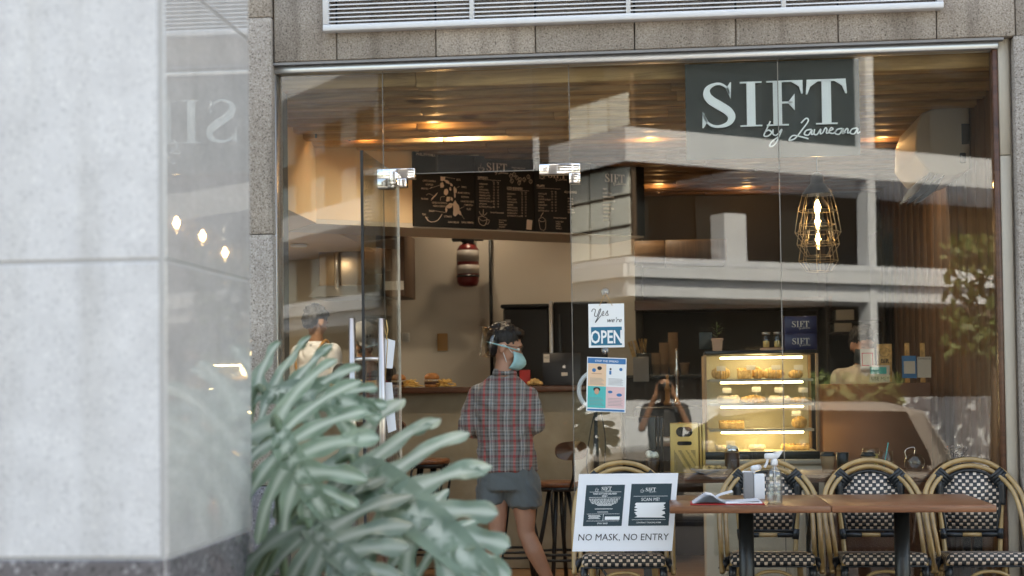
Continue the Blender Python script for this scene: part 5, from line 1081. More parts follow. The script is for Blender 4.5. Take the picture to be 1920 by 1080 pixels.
# ================================================================== window ledge + things on it
zl = P(1500, 889, .15).z; a = P(1186, 890, .12)
lg = thing('window_ledge', (.9, .2, 0), 'dark brown wooden ledge running inside the window behind the chairs', 'ledge'); m = MB(); m.rbox((a.x, .10, zl-.04), (XR-.03, .52, zl), .005, seg=2); at_(m, lg, 'board', 'dark_wood'); 
m = MB(); 
for x in (a.x+.05, (a.x+XR)/2, XR-.1): m.box((x, .15, 0), (x+.04, .2, zl-.041)); m.box((x, .44, 0), (x+.04, .49, zl-.041))
at_(m, lg, 'leg', 'black_metal')
def onl(px, y=.25): return V((P(px, 880, y).x, y, zl+.0008))
def cup(px, lab, y=.25, hot=True):
    t = thing('coffee_cup', onl(px, y), lab, 'cup', 'takeaway cups on the ledge'); MB().lathe([(.001, 0), (.027, 0), (.036, .085), (.036, .088)], n=22).build('cup', 'kraft', t); MB().lathe([(.039, .086), (.039, .093), (.034, .096), (.033, .106), (.001, .106)], n=22).build('lid', 'cup_lid', t)
cup(1552, 'left takeaway cup with black lid on the ledge'); cup(1628, 'right takeaway cup with black lid, in front of the iced tea', .2)
t = thing('frappe', onl(1223, .3), 'chocolate frappe topped with whipped cream in a clear domed cup', 'drink'); MB().lathe([(.001, 0), (.027, 0), (.038, .08), (.001, .082)], n=20).build('drink', 'coffee', t); m = MB(); [m.ball((.02*cos(k*1.7), .02*sin(k*1.7), .092+.006*(k % 3)), .016, 8, 6) for k in range(7)]; m.build('cream', 'cream_food', t); MB().lathe([(.029, 0), (.040, .083), (.041, .086), (.038, .11), (.024, .128)], n=20).build('cup', 'clear_glass', t)
t = thing('mason_jar', onl(1373, .22), 'dark chocolate drink in a tall jar with cream and a silver rim on the ledge', 'drink'); MB().lathe([(.001, 0), (.036, 0), (.038, .01), (.038, .11), (.001, .112)], n=20).build('drink', 'coffee', t); MB().lathe([(.034, .113), (.034, .13)], n=20).build('rim', 'chrome', t); m = MB(); [m.ball((.018*cos(k*1.7), .018*sin(k*1.7), .128+.004*(k % 3)), .013, 8, 6) for k in range(6)]; m.build('cream', 'cream_food', t)
t = thing('food_plate', onl(1333, .25), 'grey plate of pasta and fried food on the ledge', 'plate'); MB().lathe([(.001, 0), (.06, .0), (.105, .022), (.105, .026), (.06, .006), (.001, .006)], n=30).build('plate', 'mid_grey', t); m = MB(); rr = random.Random(4); [m.ball((rr.gauss(0, .035), rr.gauss(0, .03), .018+rr.random()*.018), (rr.uniform(.008, .018), .012, .008), 7, 5) for _ in range(40)]; m.build('food', 'pastry', t)
t = thing('iced_tea_glass', onl(1633, .36), 'tall glass of iced tea with lime behind the right takeaway cup', 'drink'); MB().lathe([(.001, .004), (.034, .004), (.040, .09), (.001, .09)], n=20).build('drink', 'cheese', t); MB().lathe([(.036, 0), (.043, .12)], n=20).build('glass', 'clear_glass', t); m = MB(); m.rbox((-.02, -.02, .085), (.0, .0, .11), .003); m.rbox((.005, -.01, .083), (.025, .01, .105), .003); m.build('ice', 'clear_glass', t)
t = thing('water_glass', onl(1662, .3), 'empty glass with a green straw right of the iced tea', 'glass'); MB().lathe([(.001, .002), (.030, .002), (.033, .0), (.036, .105)], n=20).build('glass', 'clear_glass', t); MB().tube([(-.015, 0, .01), (.012, 0, .15)], .003, 6).build('straw', 'poster_teal', t)
t = thing('glass_bowl', onl(1715, .3), 'round clear glass bowl with a wire handle near the right end of the ledge', 'bowl'); MB().lathe([(.001, .002), (.03, .0), (.052, .03), (.054, .055), (.04, .082), (.03, .088)], n=26).build('bowl', 'clear_glass', t); MB().tube(bez([(-.04, 0, .06), (-.045, 0, .11), (.0, 0, .125), (.0, 0, .09)], 5), .002, 6).build('handle', 'chrome', t)
t = thing('small_black_bowl', onl(1580, .33), 'small crinkled black bowl beside the left takeaway cup', 'bowl'); MB().lathe([(.001, 0), (.025, 0), (.034, .1), (.03, .1)], n=16).build('x', 'black_metal', t); single(t, 'black_tumbler')
t = thing('dried_flowers', onl(1795, .3), 'dark dried flowers in a small vase at the right end of the ledge', 'flowers'); MB().lathe([(.001, 0), (.025, 0), (.03, .03), (.015, .05)], n=14).build('vase', 'black_metal', t); m = MB()
for k in range(40): a = k*2.4; r_ = .012+.05*random.random(); z = .07+.06*random.random(); m.tube([(0, 0, .04), (cos(a)*r_, sin(a)*r_, z)], .0012, 4); m.ball((cos(a)*r_, sin(a)*r_, z), .007, 5, 4)
m.build('stems', 'patty', t)
# gold tower and dark tower
def tower(px0, px1, py, Y, mt, lab):
    a = P(px0, py, Y); b = P(px1, py, Y); t = thing('computer_tower', ((a.x+b.x)/2, Y, zl), lab, 'computer case', 'perforated metal tower cases on the ledge'); W = b.x-a.x; H = a.z-zl
    m = MB(); m.rbox((-W/2, 0, 0), (W/2*.62, .18, H), .006, seg=2); m.rbox((W/2*.66, .01, 0), (W/2*.80, .17, H*.99), .003, seg=1); m.rbox((W/2*.84, .0, 0), (W/2, .17, H*.99), .003, seg=1); m.build('body', mt, t)
    if mt == 'gold_metal':
        m = MB(); c = -W/2*.19
        def pill(z, w_, h_): n = 20; m.add([(c+max(w_-h_, 0)*math.copysign(1, cos(2*pi*(k+.5)/n))+h_*cos(2*pi*(k+.5)/n), -.002, z+h_*sin(2*pi*(k+.5)/n)) for k in range(n)], [tuple(range(n))])
        pill(H*.83, W*.235, H*.10); pill(H*.60, W*.21, H*.04); m.build('display_window', 'car_glass', t)
    m = MB()
    for i in range(34):
        for j in range(26):
            x = -W/2*.78+i*W*.019+(j % 2)*W*.0095; z = H*.04+j*H*.018; f = -x/W-z/H*.85-.3
            if x > W/2*.42 or z > H*.47: continue
            if -.62 < f+.0 < -.50 or -.12 < f < 0.02 - .0 and z > H*.25 and False: continue
            if abs(f+.36) < .05 or abs(f+.72) < .045: continue
            m.add([(x+.0016*cos(k*1.047), -.0009, z+.0016*sin(k*1.047)) for k in range(6)], [(0, 1, 2, 3, 4, 5)])
    m.build('perforation', 'black_metal', t); return t
tower(1256, 1322, 794, .30, 'gold_metal', 'gold metal tower case with an oval dark window and diagonal perforated bands'); tower(1172, 1243, 782, .40, 'black_metal', 'dark perforated tower case left of the gold one')
# ring light on stand
q = P(1117, 780, .45); rl = thing('ring_light', (q.x, .45, 0), 'white ring lamp on a black stand just inside the glass', 'ring light'); m = MB(); m.tube([(0, 0, 0), (0, 0, q.z+.02)], .011, 10); m.tube([(0, 0, q.z-.28), (0, 0, q.z-.1)], .015, 10)
for k in range(3): a = k*2.09+.5; m.tube([(0, 0, .35), (.25*cos(a), .25*sin(a), .01)], .008, 8)
m.build('stand', 'black_metal', rl); rc = P(1122, 732, .45); rr_ = .105; m = MB(); m.tube([(rc.x-q.x+rr_*cos(2*pi*k/36), 0, rc.z+rr_*sin(2*pi*k/36)) for k in range(36)], .012, 10, closed=True); m.build('ring', 'white_paint', rl)
m = MB(); m.tube(bez([(-.01, -.02, q.z), (-.03, -.05, q.z-.1), (-.05, -.05, q.z-.25), (-.03, -.05, q.z-.4), (-.06, 0, .6)], 6), .003, 6); m.tube(bez([(.03, -.02, q.z+.02), (.05, -.02, q.z-.12), (.04, 0, q.z-.3)], 6), .003, 6); m.build('cable', 'cable_black', rl)
# ================================================================== air conditioner on the right wall, curtains
Ya = 1.3; t = thing('air_conditioner', (XW, Ya, 2.2), 'cream split air conditioner high on the right wall with its vent flaps open', 'air conditioner')
def loc(px, py): q = P(px, py, Ya); return (q.x-XW, q.z-2.2)
prof = [loc(1728, 212), loc(1755, 202), loc(1815, 194)]; prof[-1] = (-.005, prof[-1][1]); prof += [(-.005, loc(1815, 318)[1]), loc(1790, 330), loc(1742, 322), loc(1716, 290), loc(1718, 240)]
m = MB(); m.prism(prof[::-1], .8); o = m.build('housing', 'plastic_white', t, fix=True); bv = o.modifiers.new('b', 'BEVEL'); bv.width = .015; bv.segments = 3
m = MB()
for k in range(3): a = loc(1744+15*k, 322); m.add([(a[0], .03, a[1]), (a[0]+.006, .03, a[1]), (a[0]-.055, .03, a[1]-.105), (a[0]-.061, .03, a[1]-.105)]+[(a[0], .77, a[1]), (a[0]+.006, .77, a[1]), (a[0]-.055, .77, a[1]-.105), (a[0]-.061, .77, a[1]-.105)], [(0, 1, 2, 3), (7, 6, 5, 4), (0, 3, 7, 4), (1, 0, 4, 5), (2, 1, 5, 6), (3, 2, 6, 7)])
m.build('flap', 'stripe_dark', t); m = MB(); a = loc(1806, 245); m.box((a[0]-.01, -.003, a[1]-.08), (a[0]+.035, -.001, a[1]+.04)); a = loc(1804, 290); m.rbox((a[0]-.015, -.01, a[1]-.05), (a[0]+.02, -.002, a[1]+.01), .008); m.build('label', 'stripe_dark', t)
# ================================================================== lamps
for i, (px, yy, zb_) in enumerate(((1533, 1.05, 2.31), (1533, 1.8, 2.31), (1533, 2.55, 2.27))):
    q = P(px, 400, yy); lab = ['cage pendant lamp nearest the window with a glowing bulb', 'middle cage pendant lamp of the row', 'farthest cage pendant lamp of the row'][i]
    t = thing('pendant_lamp', (q.x, yy, zb_), lab, 'pendant lamp', 'wire cage pendant lamps in a row'); t.scale = (1.3, 1.3, 1.3)
    MB().tube([(0, 0, .13), (0, 0, (2.885-zb_)/1.3)], .003, 6).build('cord', 'cable_black', t)
    MB().lathe([(.012, .15), (.028, .135), (.030, .10), (.035, .098), (.066, .055), (.07, .05), (.064, .052), (.034, .085)], n=24).build('shade', 'black_metal', t)
    m = MB(); rg = [(.066, .05), (.085, -.02), (.10, -.115), (.062, -.17)]
    for k in range(8):
        a = k*pi/4; m.tube([(r*cos(a), r*sin(a), z) for r, z in rg], .0017, 5)
    for r, z in ((.085, -.02), (.10, -.115), (.062, -.17)): m.tube([(r*cos(2*pi*k/8), r*sin(2*pi*k/8), z) for k in range(8)], .0013, 5, closed=True)
    m.build('cage', 'cage_brass', t)
    MB().lathe([(.011, .09), (.012, .06), (.020, .035), (.026, 0), (.025, -.03), (.015, -.055), (.001, -.062)], n=20).build('bulb', 'clear_glass', t)
    m = MB(); m.lathe([(.004, .026), (.010, .014), (.014, -.004), (.011, -.022), (.004, -.03)], n=14)
    for k in range(0): a = k*pi/3; m.tube([(.006*cos(a), .006*sin(a), .045), (.011*cos(a), .011*sin(a), -.035)], .0022, 5)
    m.build('filament', 'bulb_glow', t); pt_light(t, (0, 0, -.005), 1.2, (1, .62, .30), .02)
for i, (px, py, yy) in enumerate(((592, 226, 1.6), (655, 217, 1.75))):
    q = P(px, py, yy); t = thing('track_spotlight', q, ['left black ceiling spotlight aimed at the kitchen wall', 'right black ceiling spotlight aimed at the kitchen wall'][i], 'spotlight', 'black ceiling spotlights')
    d = V((.55, .75, -.5)).normalized(); m = MB(); m.cyl(-d*.07, d*.07, .038, 20); m.build('can', 'black_metal', t); m = MB(); m.tube([(0, 0, 0), (0, 0, 2.885-q.z)], .008, 8); m.build('stem', 'black_metal', t)
    l = pt_light(t, d*.08, 9, (1, .60, .32), .03, 'SPOT'); l.data.spot_size = radians(100); l.data.spot_blend = 1; l.rotation_euler = (-V((-.1+i*.3, .9, -.25))).to_track_quat('Z', 'Y').to_euler()
dl = [(815, 205, 1.35), (1220, 249, 2.0), (1238, 345, 4.2), (1400, 365, 4.5), (1660, 272, 2.2)]
for i, (px, py, yy) in enumerate(dl):
    q = P(px, py, yy); lab = 'small round ceiling downlight between the slats ' + ['above the doorway', 'above the OPEN sign', 'above the coffee bar', 'above the pastry case', 'beside the air conditioner', 'above the pendant lamps', 'near the left end of the window'][i]
    yy = .30+.25*round((yy-.3)/.25); t = thing('downlight', (q.x, yy, 2.96), lab, 'downlight', 'round downlights in the slatted ceiling'); m = MB(); m.lathe([(.04, -.055), (.045, -.055), (.045, .06), (.04, .06)], n=20); m.build('can', 'black_metal', t); MB().lathe([(.001, -.04), (.039, -.04)], n=20).build('lens', 'lamp_face', t)
    pt_light(t, (0, 0, -.10), .38, (1, .58, .28), .03)
# invented fill lamps, added to brighten the kitchen, counter zone and coffee bar
for i, (x, y, z, e) in enumerate(((-1.5, 4.2, 2.96, 4.2), (-.3, 4.1, 2.96, 2.6), (-1.3, 1.8, 2.97, 3.2), (1.1, 2.3, 2.97, 1.8), (-2.7, 3.3, 2.372, 1.8))):
    t = thing('added_fill_lamp', (x, y, z), ['flat round fill lamp added above the kitchen on the left', 'flat round fill lamp added over the fridge', 'flat round fill lamp added in front of the counter', 'flat round fill lamp added over the coffee bar', 'flat round fill lamp added under the dropped boxing above the staff'][i], 'fill lamp', 'added flat round fill lamps'); MB().lathe([(.001, 0), (.055, 0), (.055, .01), (.001, .01)], n=28).build('diffuser', 'lamp_face', t); MB().lathe([(.056, -.002), (.062, -.002), (.062, .012), (.056, .012)], n=28).build('rim', 'white_paint', t); l = pt_light(t, (0, 0, -.012), e, (1, .93, .85), .055, 'AREA')
# ================================================================== people
def head_prims(mb, M, k=1.0, male=True):
    R = M.to_3x3(); s = k
    def b(c, r, rot=None): mb.ball(M @ V([x*s for x in c]), tuple(x*s for x in r), 16, 11, rot=(R @ rot if rot else R))
    b((0, .012, .03), (.074, .093, .090)); b((0, -.02, -.02), (.066, .070, .080)); b((0, -.035, -.065), (.050, .052, .045)); b((0, -.062, -.088), (.024, .02, .018))
    b((0, -.078, .035), (.055, .015, .012)); b((.045, -.055, -.02), (.022, .02, .02)); b((-.045, -.055, -.02), (.022, .02, .02))
    mb.cap(M @ (V((0, -.084, .012))*s), .008*s, M @ (V((0, -.100, -.022))*s), .0125*s, 10)
    b((.0, -.084, -.050), (.024, .010, .007)); b((0, -.082, -.061), (.020, .010, .007))
    for q in (-1, 1): b((q*.077, .012, -.008), (.010, .020, .032), Matrix.Rotation(q*.3, 3, 'Z'))
def eyes(M, root, k=1, shut=False):
    if shut:
        for q in (-1, 1): m = MB(); m.tube([M @ (V((q*(.031+.014*(i/3-1)), -.0835+.003*abs(i/3-1), .004+.004*abs(i/3-1)))*k) for i in range(7)], .0018, 5); a = m.build('eyelashes', 'hair', root); a.matrix_parent_inverse = Matrix.Translation(-root.location)
        return
    R = M.to_3x3()
    for q in (-1, 1): m = MB(); n = MB(); m.ball(M @ (V((q*.031, -.073, .010))*k), .0115*k, 10, 8); n.ball(M @ (V((q*.031, -.0825, .010))*k), .005*k, 8, 6); a = m.build('eye', 'sign_white', root); a.matrix_parent_inverse = Matrix.Translation(-root.location); b = n.build('pupil', 'hair', root); b.matrix_parent_inverse = Matrix.Translation(-root.location)
def hair_prims(mb, M, k=1, vol=1.0):
    R = M.to_3x3()
    def b(c, r): mb.ball(M @ V([x*k for x in c]), tuple(x*k*vol for x in r), 18, 12, rot=R)
    b((0, .022, .055), (.082, .095, .078)); b((0, .062, .012), (.072, .056, .078)); b((0, .070, -.035), (.055, .035, .035)); b((.0, -.035, .095), (.062, .05, .032)); b((.066, .025, .048), (.014, .050, .035)); b((-.066, .025, .048), (.014, .050, .035))
    rr = random.Random(5)
    for _ in range(46):
        a = rr.uniform(0, 6.28); e = rr.uniform(.0, 1.5); d = V((cos(a)*cos(e)*.078, .025+sin(a)*cos(e)*.09, .055+sin(e)*.078))
        if d.y < .035 and d.z < .095: continue
        b(tuple(d), (.013, .016, .010))
def hand(mb, wrist, dirn, palmn, curl=.6, side=1, k=1):
    """palm plus five bent fingers; dirn points to the fingertips, palmn out of the palm"""
    d = V(dirn).normalized(); n_ = V(palmn); n_ = (n_-d*n_.dot(d)).normalized(); l = d.cross(n_)*side; w_ = V(wrist)
    mb.cap(w_, .024*k, w_+d*.03*k, .026*k, 10, (1, .6), tuple(l)); mb.cap(w_+d*.03*k, .036*k, w_+d*.075*k, .040*k, 12, (1, .38), tuple(l))
    for i, L in enumerate((.068, .077, .072, .056)):
        p = w_+d*(.092-.004*abs(i-1))*k+l*(.030-.020*i)*k; a = 0; r = .0088-.0006*(i == 3)
        for j, f in enumerate((.45, .31, .24)):
            a += curl*(.35+.35*j); dd = d*cos(a)+n_*sin(a); q = p+dd*L*f*k; mb.cap(p, r*k, q, (r-.0008)*k, 8); p = q; r -= .0008
    p = w_+d*.028*k+l*.028*k
    for f, a in ((.034, .9), (.030, .6), (.024, .35)): dd = (d*cos(a)+l*sin(a)+n_*.35).normalized(); q = p+dd*f*k; mb.cap(p, .0115*k, q, .010*k, 8); p = q
def rel(o, root): o.matrix_parent_inverse = Matrix.Translation(-root.location); return o

# ---- the customer, seen from behind
Ym = 1.0
def Q(px, py, dy=0.0): return P(px, py, Ym+dy)
foot_l = V((Q(915, 1100).x, Ym+.02, 0)); foot_r = V((Q(1044, 1100).x-.005, Ym+.02, 0))
cust = thing('person', (Q(948, 800).x, Ym, 0), 'person seen from behind in a plaid shirt and grey shorts, at the counter', 'person')
hc = Q(947, 652); HM = Matrix.Translation(hc) @ Matrix.Rotation(radians(97), 4, 'Z') @ Matrix.Rotation(radians(16), 4, 'X')
b = MB(); head_prims(b, HM, 1.04)
neck = Q(946, 700, -.01); b.cap(neck, .062, hc+V((0, .0, -.06)), .052, 16); chest = Q(944, 770, .0); pel = Q(952, 895, 0)
b.loft([(V((pel.x, Ym, pel.z-.03)), .15, .10), (pel, .165, .11), (V((pel.x, Ym, pel.z+.15)), .145, .09), (chest, .165, .11), (Q(943, 738), .13, .080), (Q(944, 712), .06, .05)], 24)
shl, shr = Q(890, 736), Q(996, 740); ell, elr = Q(876, 800, -.03), Q(1005, 796, -.03); wrl, wrr = Q(915, 812, .22), Q(985, 800, .24)
for s_, e_, w_ in ((shl, ell, wrl), (shr, elr, wrr)): b.cap(s_+V((0, 0, -.03)), .046, e_, .040, 14); b.cap(e_, .042, w_, .028, 14); 
hand(b, wrl, (.45, .8, .15), (.6, -.2, .7), .55, -1); hand(b, wrr, (-.45, .8, .15), (-.6, -.2, .7), .55, 1)
knl, knr = Q(932, 992, -.01), Q(986, 998, -.01); 
hpl, hpr = Q(928, 900), Q(978, 902)
for h_, k_, f_ in ((hpl, knl, foot_l), (hpr, knr, foot_r)):
    an = V((f_.x, f_.y, .09)); calf = k_.lerp(an, .28)+V((0, -.022, 0))
    b.cap(h_, .088, k_+V((0, 0, .06)), .058, 16); b.cap(k_+V((0, 0, .06)), .056, k_, .051, 16); b.cap(k_, .049, calf, .053, 16); b.cap(calf, .053, k_.lerp(an, .72), .036, 16); b.cap(k_.lerp(an, .72), .036, an, .032, 14)
    b.cap(an, .034, an+V((0, -.03, -.05)), .032, 12); b.cap(an+V((0, -.03, -.055)), .03, V((f_.x, f_.y+.15, .03)), .028, 12, (1.3, .8))
body = b.remesh('body', 'skin', cust, .0085, 5); rel(body, cust)
def cloth(mb, name, mt, vox=.009, sm=4, lab=None, disp=None):
    o = mb.remesh(name, mt, None, vox, sm, disp); o.parent = cust; rel(o, cust)
    if lab: o['label'] = lab
    return o
m = MB()
rz = .10
m.loft([(Q(951, 884), .178, .122, rz), (Q(950, 862), .172, .120, rz), (Q(948, 825), .160, .112, rz), (Q(945, 790), .172, .118, rz), (Q(943, 762), .176, .122, rz), (Q(942, 735), .165, .108, rz), (Q(943, 718), .125, .085, rz), (Q(945, 704), .078, .068, rz)], 30)
for s_, e_, w_, q in ((shl, ell, wrl, -1), (shr, elr, wrr, 1)):
    s2 = s_+V((-q*.018, 0, -.014)); m.cap(s2, .062, s2.lerp(e_, .5), .060, 16); m.cap(s2.lerp(e_, .5), .062, e_, .057, 16); m.cap(e_, .057, e_.lerp(w_, .35), .052, 14)
    m.cap(Q(944, 722), .062, s2+V((0, 0, .0)), .062, 14)
cloth(m, 'shirt', 'plaid_cotton', .010, 5, disp=(.011, (15, 15, 5)))
m = MB(); cc = Q(946, 697, -.0); m.tube([(cc.x+.062*cos(2*pi*k/24), cc.y+.058*sin(2*pi*k/24), cc.z+.004+.012*sin(2*pi*k/24)*-1) for k in range(24)], .0, 6, closed=True) if False else m.lathe([(.068, -.022), (.064, .0), (.060, .018), (.063, .018), (.070, .0), (.075, -.022)], (cc.x, cc.y, cc.z), 24); o = m.build('collar', 'plaid_cotton', cust); rel(o, cust)
for q, e_, w_ in ((-1, ell, wrl), (1, elr, wrr)):
    m = MB(); a_ = e_.lerp(w_, .30); c_ = e_.lerp(w_, .46); m.tube([a_, c_], .054, 16); o = m.build('cuff', 'plaid_cotton', cust); rel(o, cust)
m = MB(); wst = Q(952, 872); m.loft([(Q(953, 918), .172, .122), (Q(953, 895), .170, .12), (wst, .160, .112)], 24)
m.cap(Q(926, 905), .098, Q(922, 928), .098, 18, (1, 1.0)); m.cap(Q(981, 905), .102, Q(984, 930), .104, 18, (1, 1.0))
m.loft([(Q(921, 944), .089, .096), (Q(924, 925), .094, .10), (Q(928, 905), .095, .105)], 22); m.loft([(Q(986, 950), .098, .10), (Q(982, 928), .100, .104), (Q(978, 905), .098, .108)], 22)
cloth(m, 'shorts', 'shorts_grey', .009, 3, disp=(.012, (13, 13, 6)))
m = MB(); hair_prims(m, HM, 1.04); cloth(m, 'hair', 'hair', .005, 1, disp=(.005, (70, 70, 30)))
eyes(HM, cust, 1.04)
def onhead(mb, name, mt, root=cust): o = mb.build(name, mt, root); o.matrix_parent_inverse = Matrix.Translation(-root.location); return o
m = MB(); vs = []; fs = []; A_ = 13; B_ = 7
for i in range(B_):
    for j in range(A_):
        u = -1.15+2.3*j/(A_-1); z = .0-.095*i/(B_-1); r = .078+.012*sin(pi*i/(B_-1)); vs.append(HM @ (V((r*.98*sin(u), -.012-(r+.02*sin(pi*i/(B_-1)))*cos(u)*1.12, z-.01))*1.04))
for i in range(B_-1):
    for j in range(A_-1): k = i*A_+j; fs.append((k, k+1, k+A_+1, k+A_))
m.add(vs, fs, True); o = onhead(m, 'face_mask', 'mask_blue'); o.modifiers.new('s', 'SOLIDIFY').thickness = .003
for q in (-1, 1): m = MB(); m.tube(bez([HM @ V((q*.072, -.05, -.02)), HM @ V((q*.084, -.0, .01)), HM @ V((q*.084, .022, .0)), HM @ V((q*.074, -.03, -.08))], 4), .0022, 5); onhead(m, 'ear_loop', 'sign_white')
m = MB()
for q in (-1, 1):
    m.tube([HM @ V((q*.034+.026*cos(2*pi*k/16), -.098, .014+.019*sin(2*pi*k/16))) for k in range(16)], .0022, 5, closed=True); m.tube([HM @ V((q*.060, -.097, .018)), HM @ V((q*.080, -.06, .018)), HM @ V((q*.083, .015, .012))], .0022, 5)
m.tube([HM @ V((-.01, -.099, .016)), HM @ V((.01, -.099, .016))], .0022, 5); onhead(m, 'glasses', 'black_metal')
# face shield pushed round to the back
m = MB(); vs = []; fs = []; n1 = 15
for i in range(2):
    for j in range(n1):
        u = -1.25+2.5*j/(n1-1); vs.append(HM @ V((.100*sin(u)*(1.08 if i else 1)-.01, .045+.085*cos(u)*(1.35 if i == 0 else 1.0), .085-.17*i)))
for j in range(n1-1): fs.append((j, j+1, j+1+n1, j+n1))
m.add(vs, fs, True); o = onhead(m, 'face_shield', 'clear_plastic'); o.modifiers.new('s', 'SOLIDIFY').thickness = .0015
m = MB(); m.tube([HM @ V((.092*sin(-2.6+5.2*j/24), -.0+.106*-cos(-2.6+5.2*j/24)+.02, .004+.0*j)) for j in range(25)], .004, 6); o = onhead(m, 'shield_strap', 'mask_blue')
for dx in (-1, 1):
    m = MB(); m.tube([HM @ V((dx*.05, .15, .085)), HM @ V((dx*.05, .128, -.085))], .003, 5); onhead(m, 'shield_edge', 'clear_glass')

# ---- generic standing torso people
def worker(name_lab, px, head_py, Y, yaw, pitch, shirt, skin, face_px=None, arms='down', k=1.0, hairv=1.0):
    hc = P(px, head_py, Y); t = thing('person', (hc.x, Y, 0), name_lab, 'person'); M = Matrix.Translation(hc) @ Matrix.Rotation(yaw, 4, 'Z') @ Matrix.Rotation(pitch, 4, 'X')
    b = MB(); head_prims(b, M, k); nb = hc+V((0, 0, -.155*k)); b.cap(nb, .058*k, hc+V((0, 0, -.05*k)), .05*k, 14); Z = lambda z: V((hc.x, Y, z))
    pz = hc.z-.72*k
    b.loft([(Z(pz-.05), .15, .10), (Z(pz+.15), .14, .09), (Z(nb.z-.25), .15, .10), (Z(nb.z-.10), .13, .08), (Z(nb.z-.03), .06, .05)], 22)
    c_, s_ = cos(yaw), sin(yaw); X = V((c_, s_, 0)); Fd = V((s_, -c_, 0)); res = {}
    for q in (-1, 1):
        sh = nb+X*q*.17*k+V((0, 0, -.065*k)); 
        if arms == 'fwd': el = sh+X*q*.05+V((0, 0, -.27*k))+Fd*.02; wr = el+Fd*.22-X*q*.06+V((0, 0, .04))
        elif arms == 'phone' and q == 1: el = sh+X*q*.06+Fd*.06+V((0, 0, -.26)); wr = el+Fd*.14-X*.05*q+V((0, 0, .14))
        else: el = sh+X*q*.05+V((0, 0, -.28*k)); wr = el+Fd*.12+V((0, 0, -.18))
        b.cap(sh+V((0, 0, -.02)), .045*k, el, .038*k, 12); b.cap(el, .038*k, wr, .026*k, 12); hand(b, wr, wr-el, Fd.cross(X)*-1+Fd*.2, .5, q, k); res[q] = (sh, el, wr)
        hp = Z(pz)+X*q*.085; kn = V((hp.x, hp.y, pz*.52)); b.cap(hp, .08*k, kn, .052*k, 14); b.cap(kn, .05*k, V((hp.x, hp.y, .09)), .033*k, 12); b.cap(V((hp.x, hp.y, .07)), .034, V((hp.x, hp.y, .04))+Fd*.15, .028, 10)
    o = b.remesh('body', skin, None, .0095, 4); o.parent = t; rel(o, t)
    m = MB(); m.loft([(Z(pz-.02), .17, .12, yaw), (Z(pz+.15), .165, .115, yaw), (Z(nb.z-.25), .185, .125, yaw), (Z(nb.z-.10), .19, .115, yaw), (Z(nb.z-.04), .14, .085, yaw), (Z(nb.z+.01), .075, .07, yaw)], 28)
    for q in (-1, 1):
        sh, el, wr = res[q]; m.cap(sh, .068*k, sh.lerp(el, .6), .058, 14); m.cap(sh.lerp(el, .6), .058, el, .052, 14); m.cap(el, .05, el.lerp(wr, .55), .043, 12); m.cap(nb+V((0, 0, -.05)), .065, sh, .064, 12)
    o = m.remesh('shirt', shirt, None, .011, 4, (.012, (14, 14, 6))); o.parent = t; rel(o, t)
    m = MB(); m.lathe([(.070*k, -.018), (.064*k, .0), (.062*k, .022), (.066*k, .022), (.073*k, -.018)], tuple(nb), 20); o = m.build('collar', shirt, t); rel(o, t)
    m = MB()
    for q in (-1, 1): hp = Z(pz)+X*q*.085; m.cap(hp, .10, V((hp.x, hp.y, pz*.5)), .075, 14); m.cap(V((hp.x, hp.y, pz*.5)), .075, V((hp.x, hp.y, .12)), .055, 12)
    m.loft([(Z(pz-.1), .165, .12), (Z(pz+.06), .155, .108)], 20); o = m.remesh('trousers', 'dark_cotton', None, .013, 3); o.parent = t; rel(o, t)
    m = MB(); hair_prims(m, M, k, hairv); o = m.remesh('hair', 'hair', None, .006, 1, (.008, (55, 55, 30))); o.parent = t; rel(o, t); eyes(M, t, k, True)
    return t, M, nb, X, Fd, hc, Z, pz
t, M, nb, X, Fd, hc, Z, pz = worker('person in a white shirt with brown straps, back turned, behind the counter', 592, 606, 3.85, radians(150), radians(22), 'white_cotton', 'skin_brown', k=1.06)
m = MB()
for q in (-1, 1):
    pts = [nb+X*q*.11+Fd*.08+V((0, 0, -.1)), nb+X*q*.105+V((0, 0, .028)), nb+X*q*.10-Fd*.122+V((0, 0, -.12)), nb+X*q*.03-Fd*.142+V((0, 0, -.33)), nb+X*q*-.05-Fd*.135+V((0, 0, -.5))]
    m.tube(bez(pts, 7), .011, 6)
o = m.build('straps', 'tan_leather', t); rel(o, t)
t, M, nb, X, Fd, hc, Z, pz = worker('person in a grey cap with bowed head, behind the door handle', 683, 642, 3.55, radians(25), radians(40), 'dark_cotton', 'skin_brown', k=1.02)
m = MB(); R = M.to_3x3(); m.ball(M @ V((0, .022, .062)), (.106, .125, .088), 20, 12, rot=R); m.ball(M @ V((0, -.085, .055)), (.07, .06, .014), 16, 8, rot=R); o = m.remesh('cap', 'mid_grey', None, .008, 3); o.parent = t; rel(o, t)
m = MB(); m.loft([(M @ V((0, -.06, -.055)), .052, .045), (M @ V((0, -.055, -.02)), .056, .05)], 18); o = m.build('face_mask', 'mask_black', t); rel(o, t)
t, M, nb, X, Fd, hc, Z, pz = worker('person in cream blouse and black face mask behind the till', 1617, 648, 2.75, radians(18), radians(14), 'cream_cotton', 'skin', arms='fwd', k=.98, hairv=1.04)
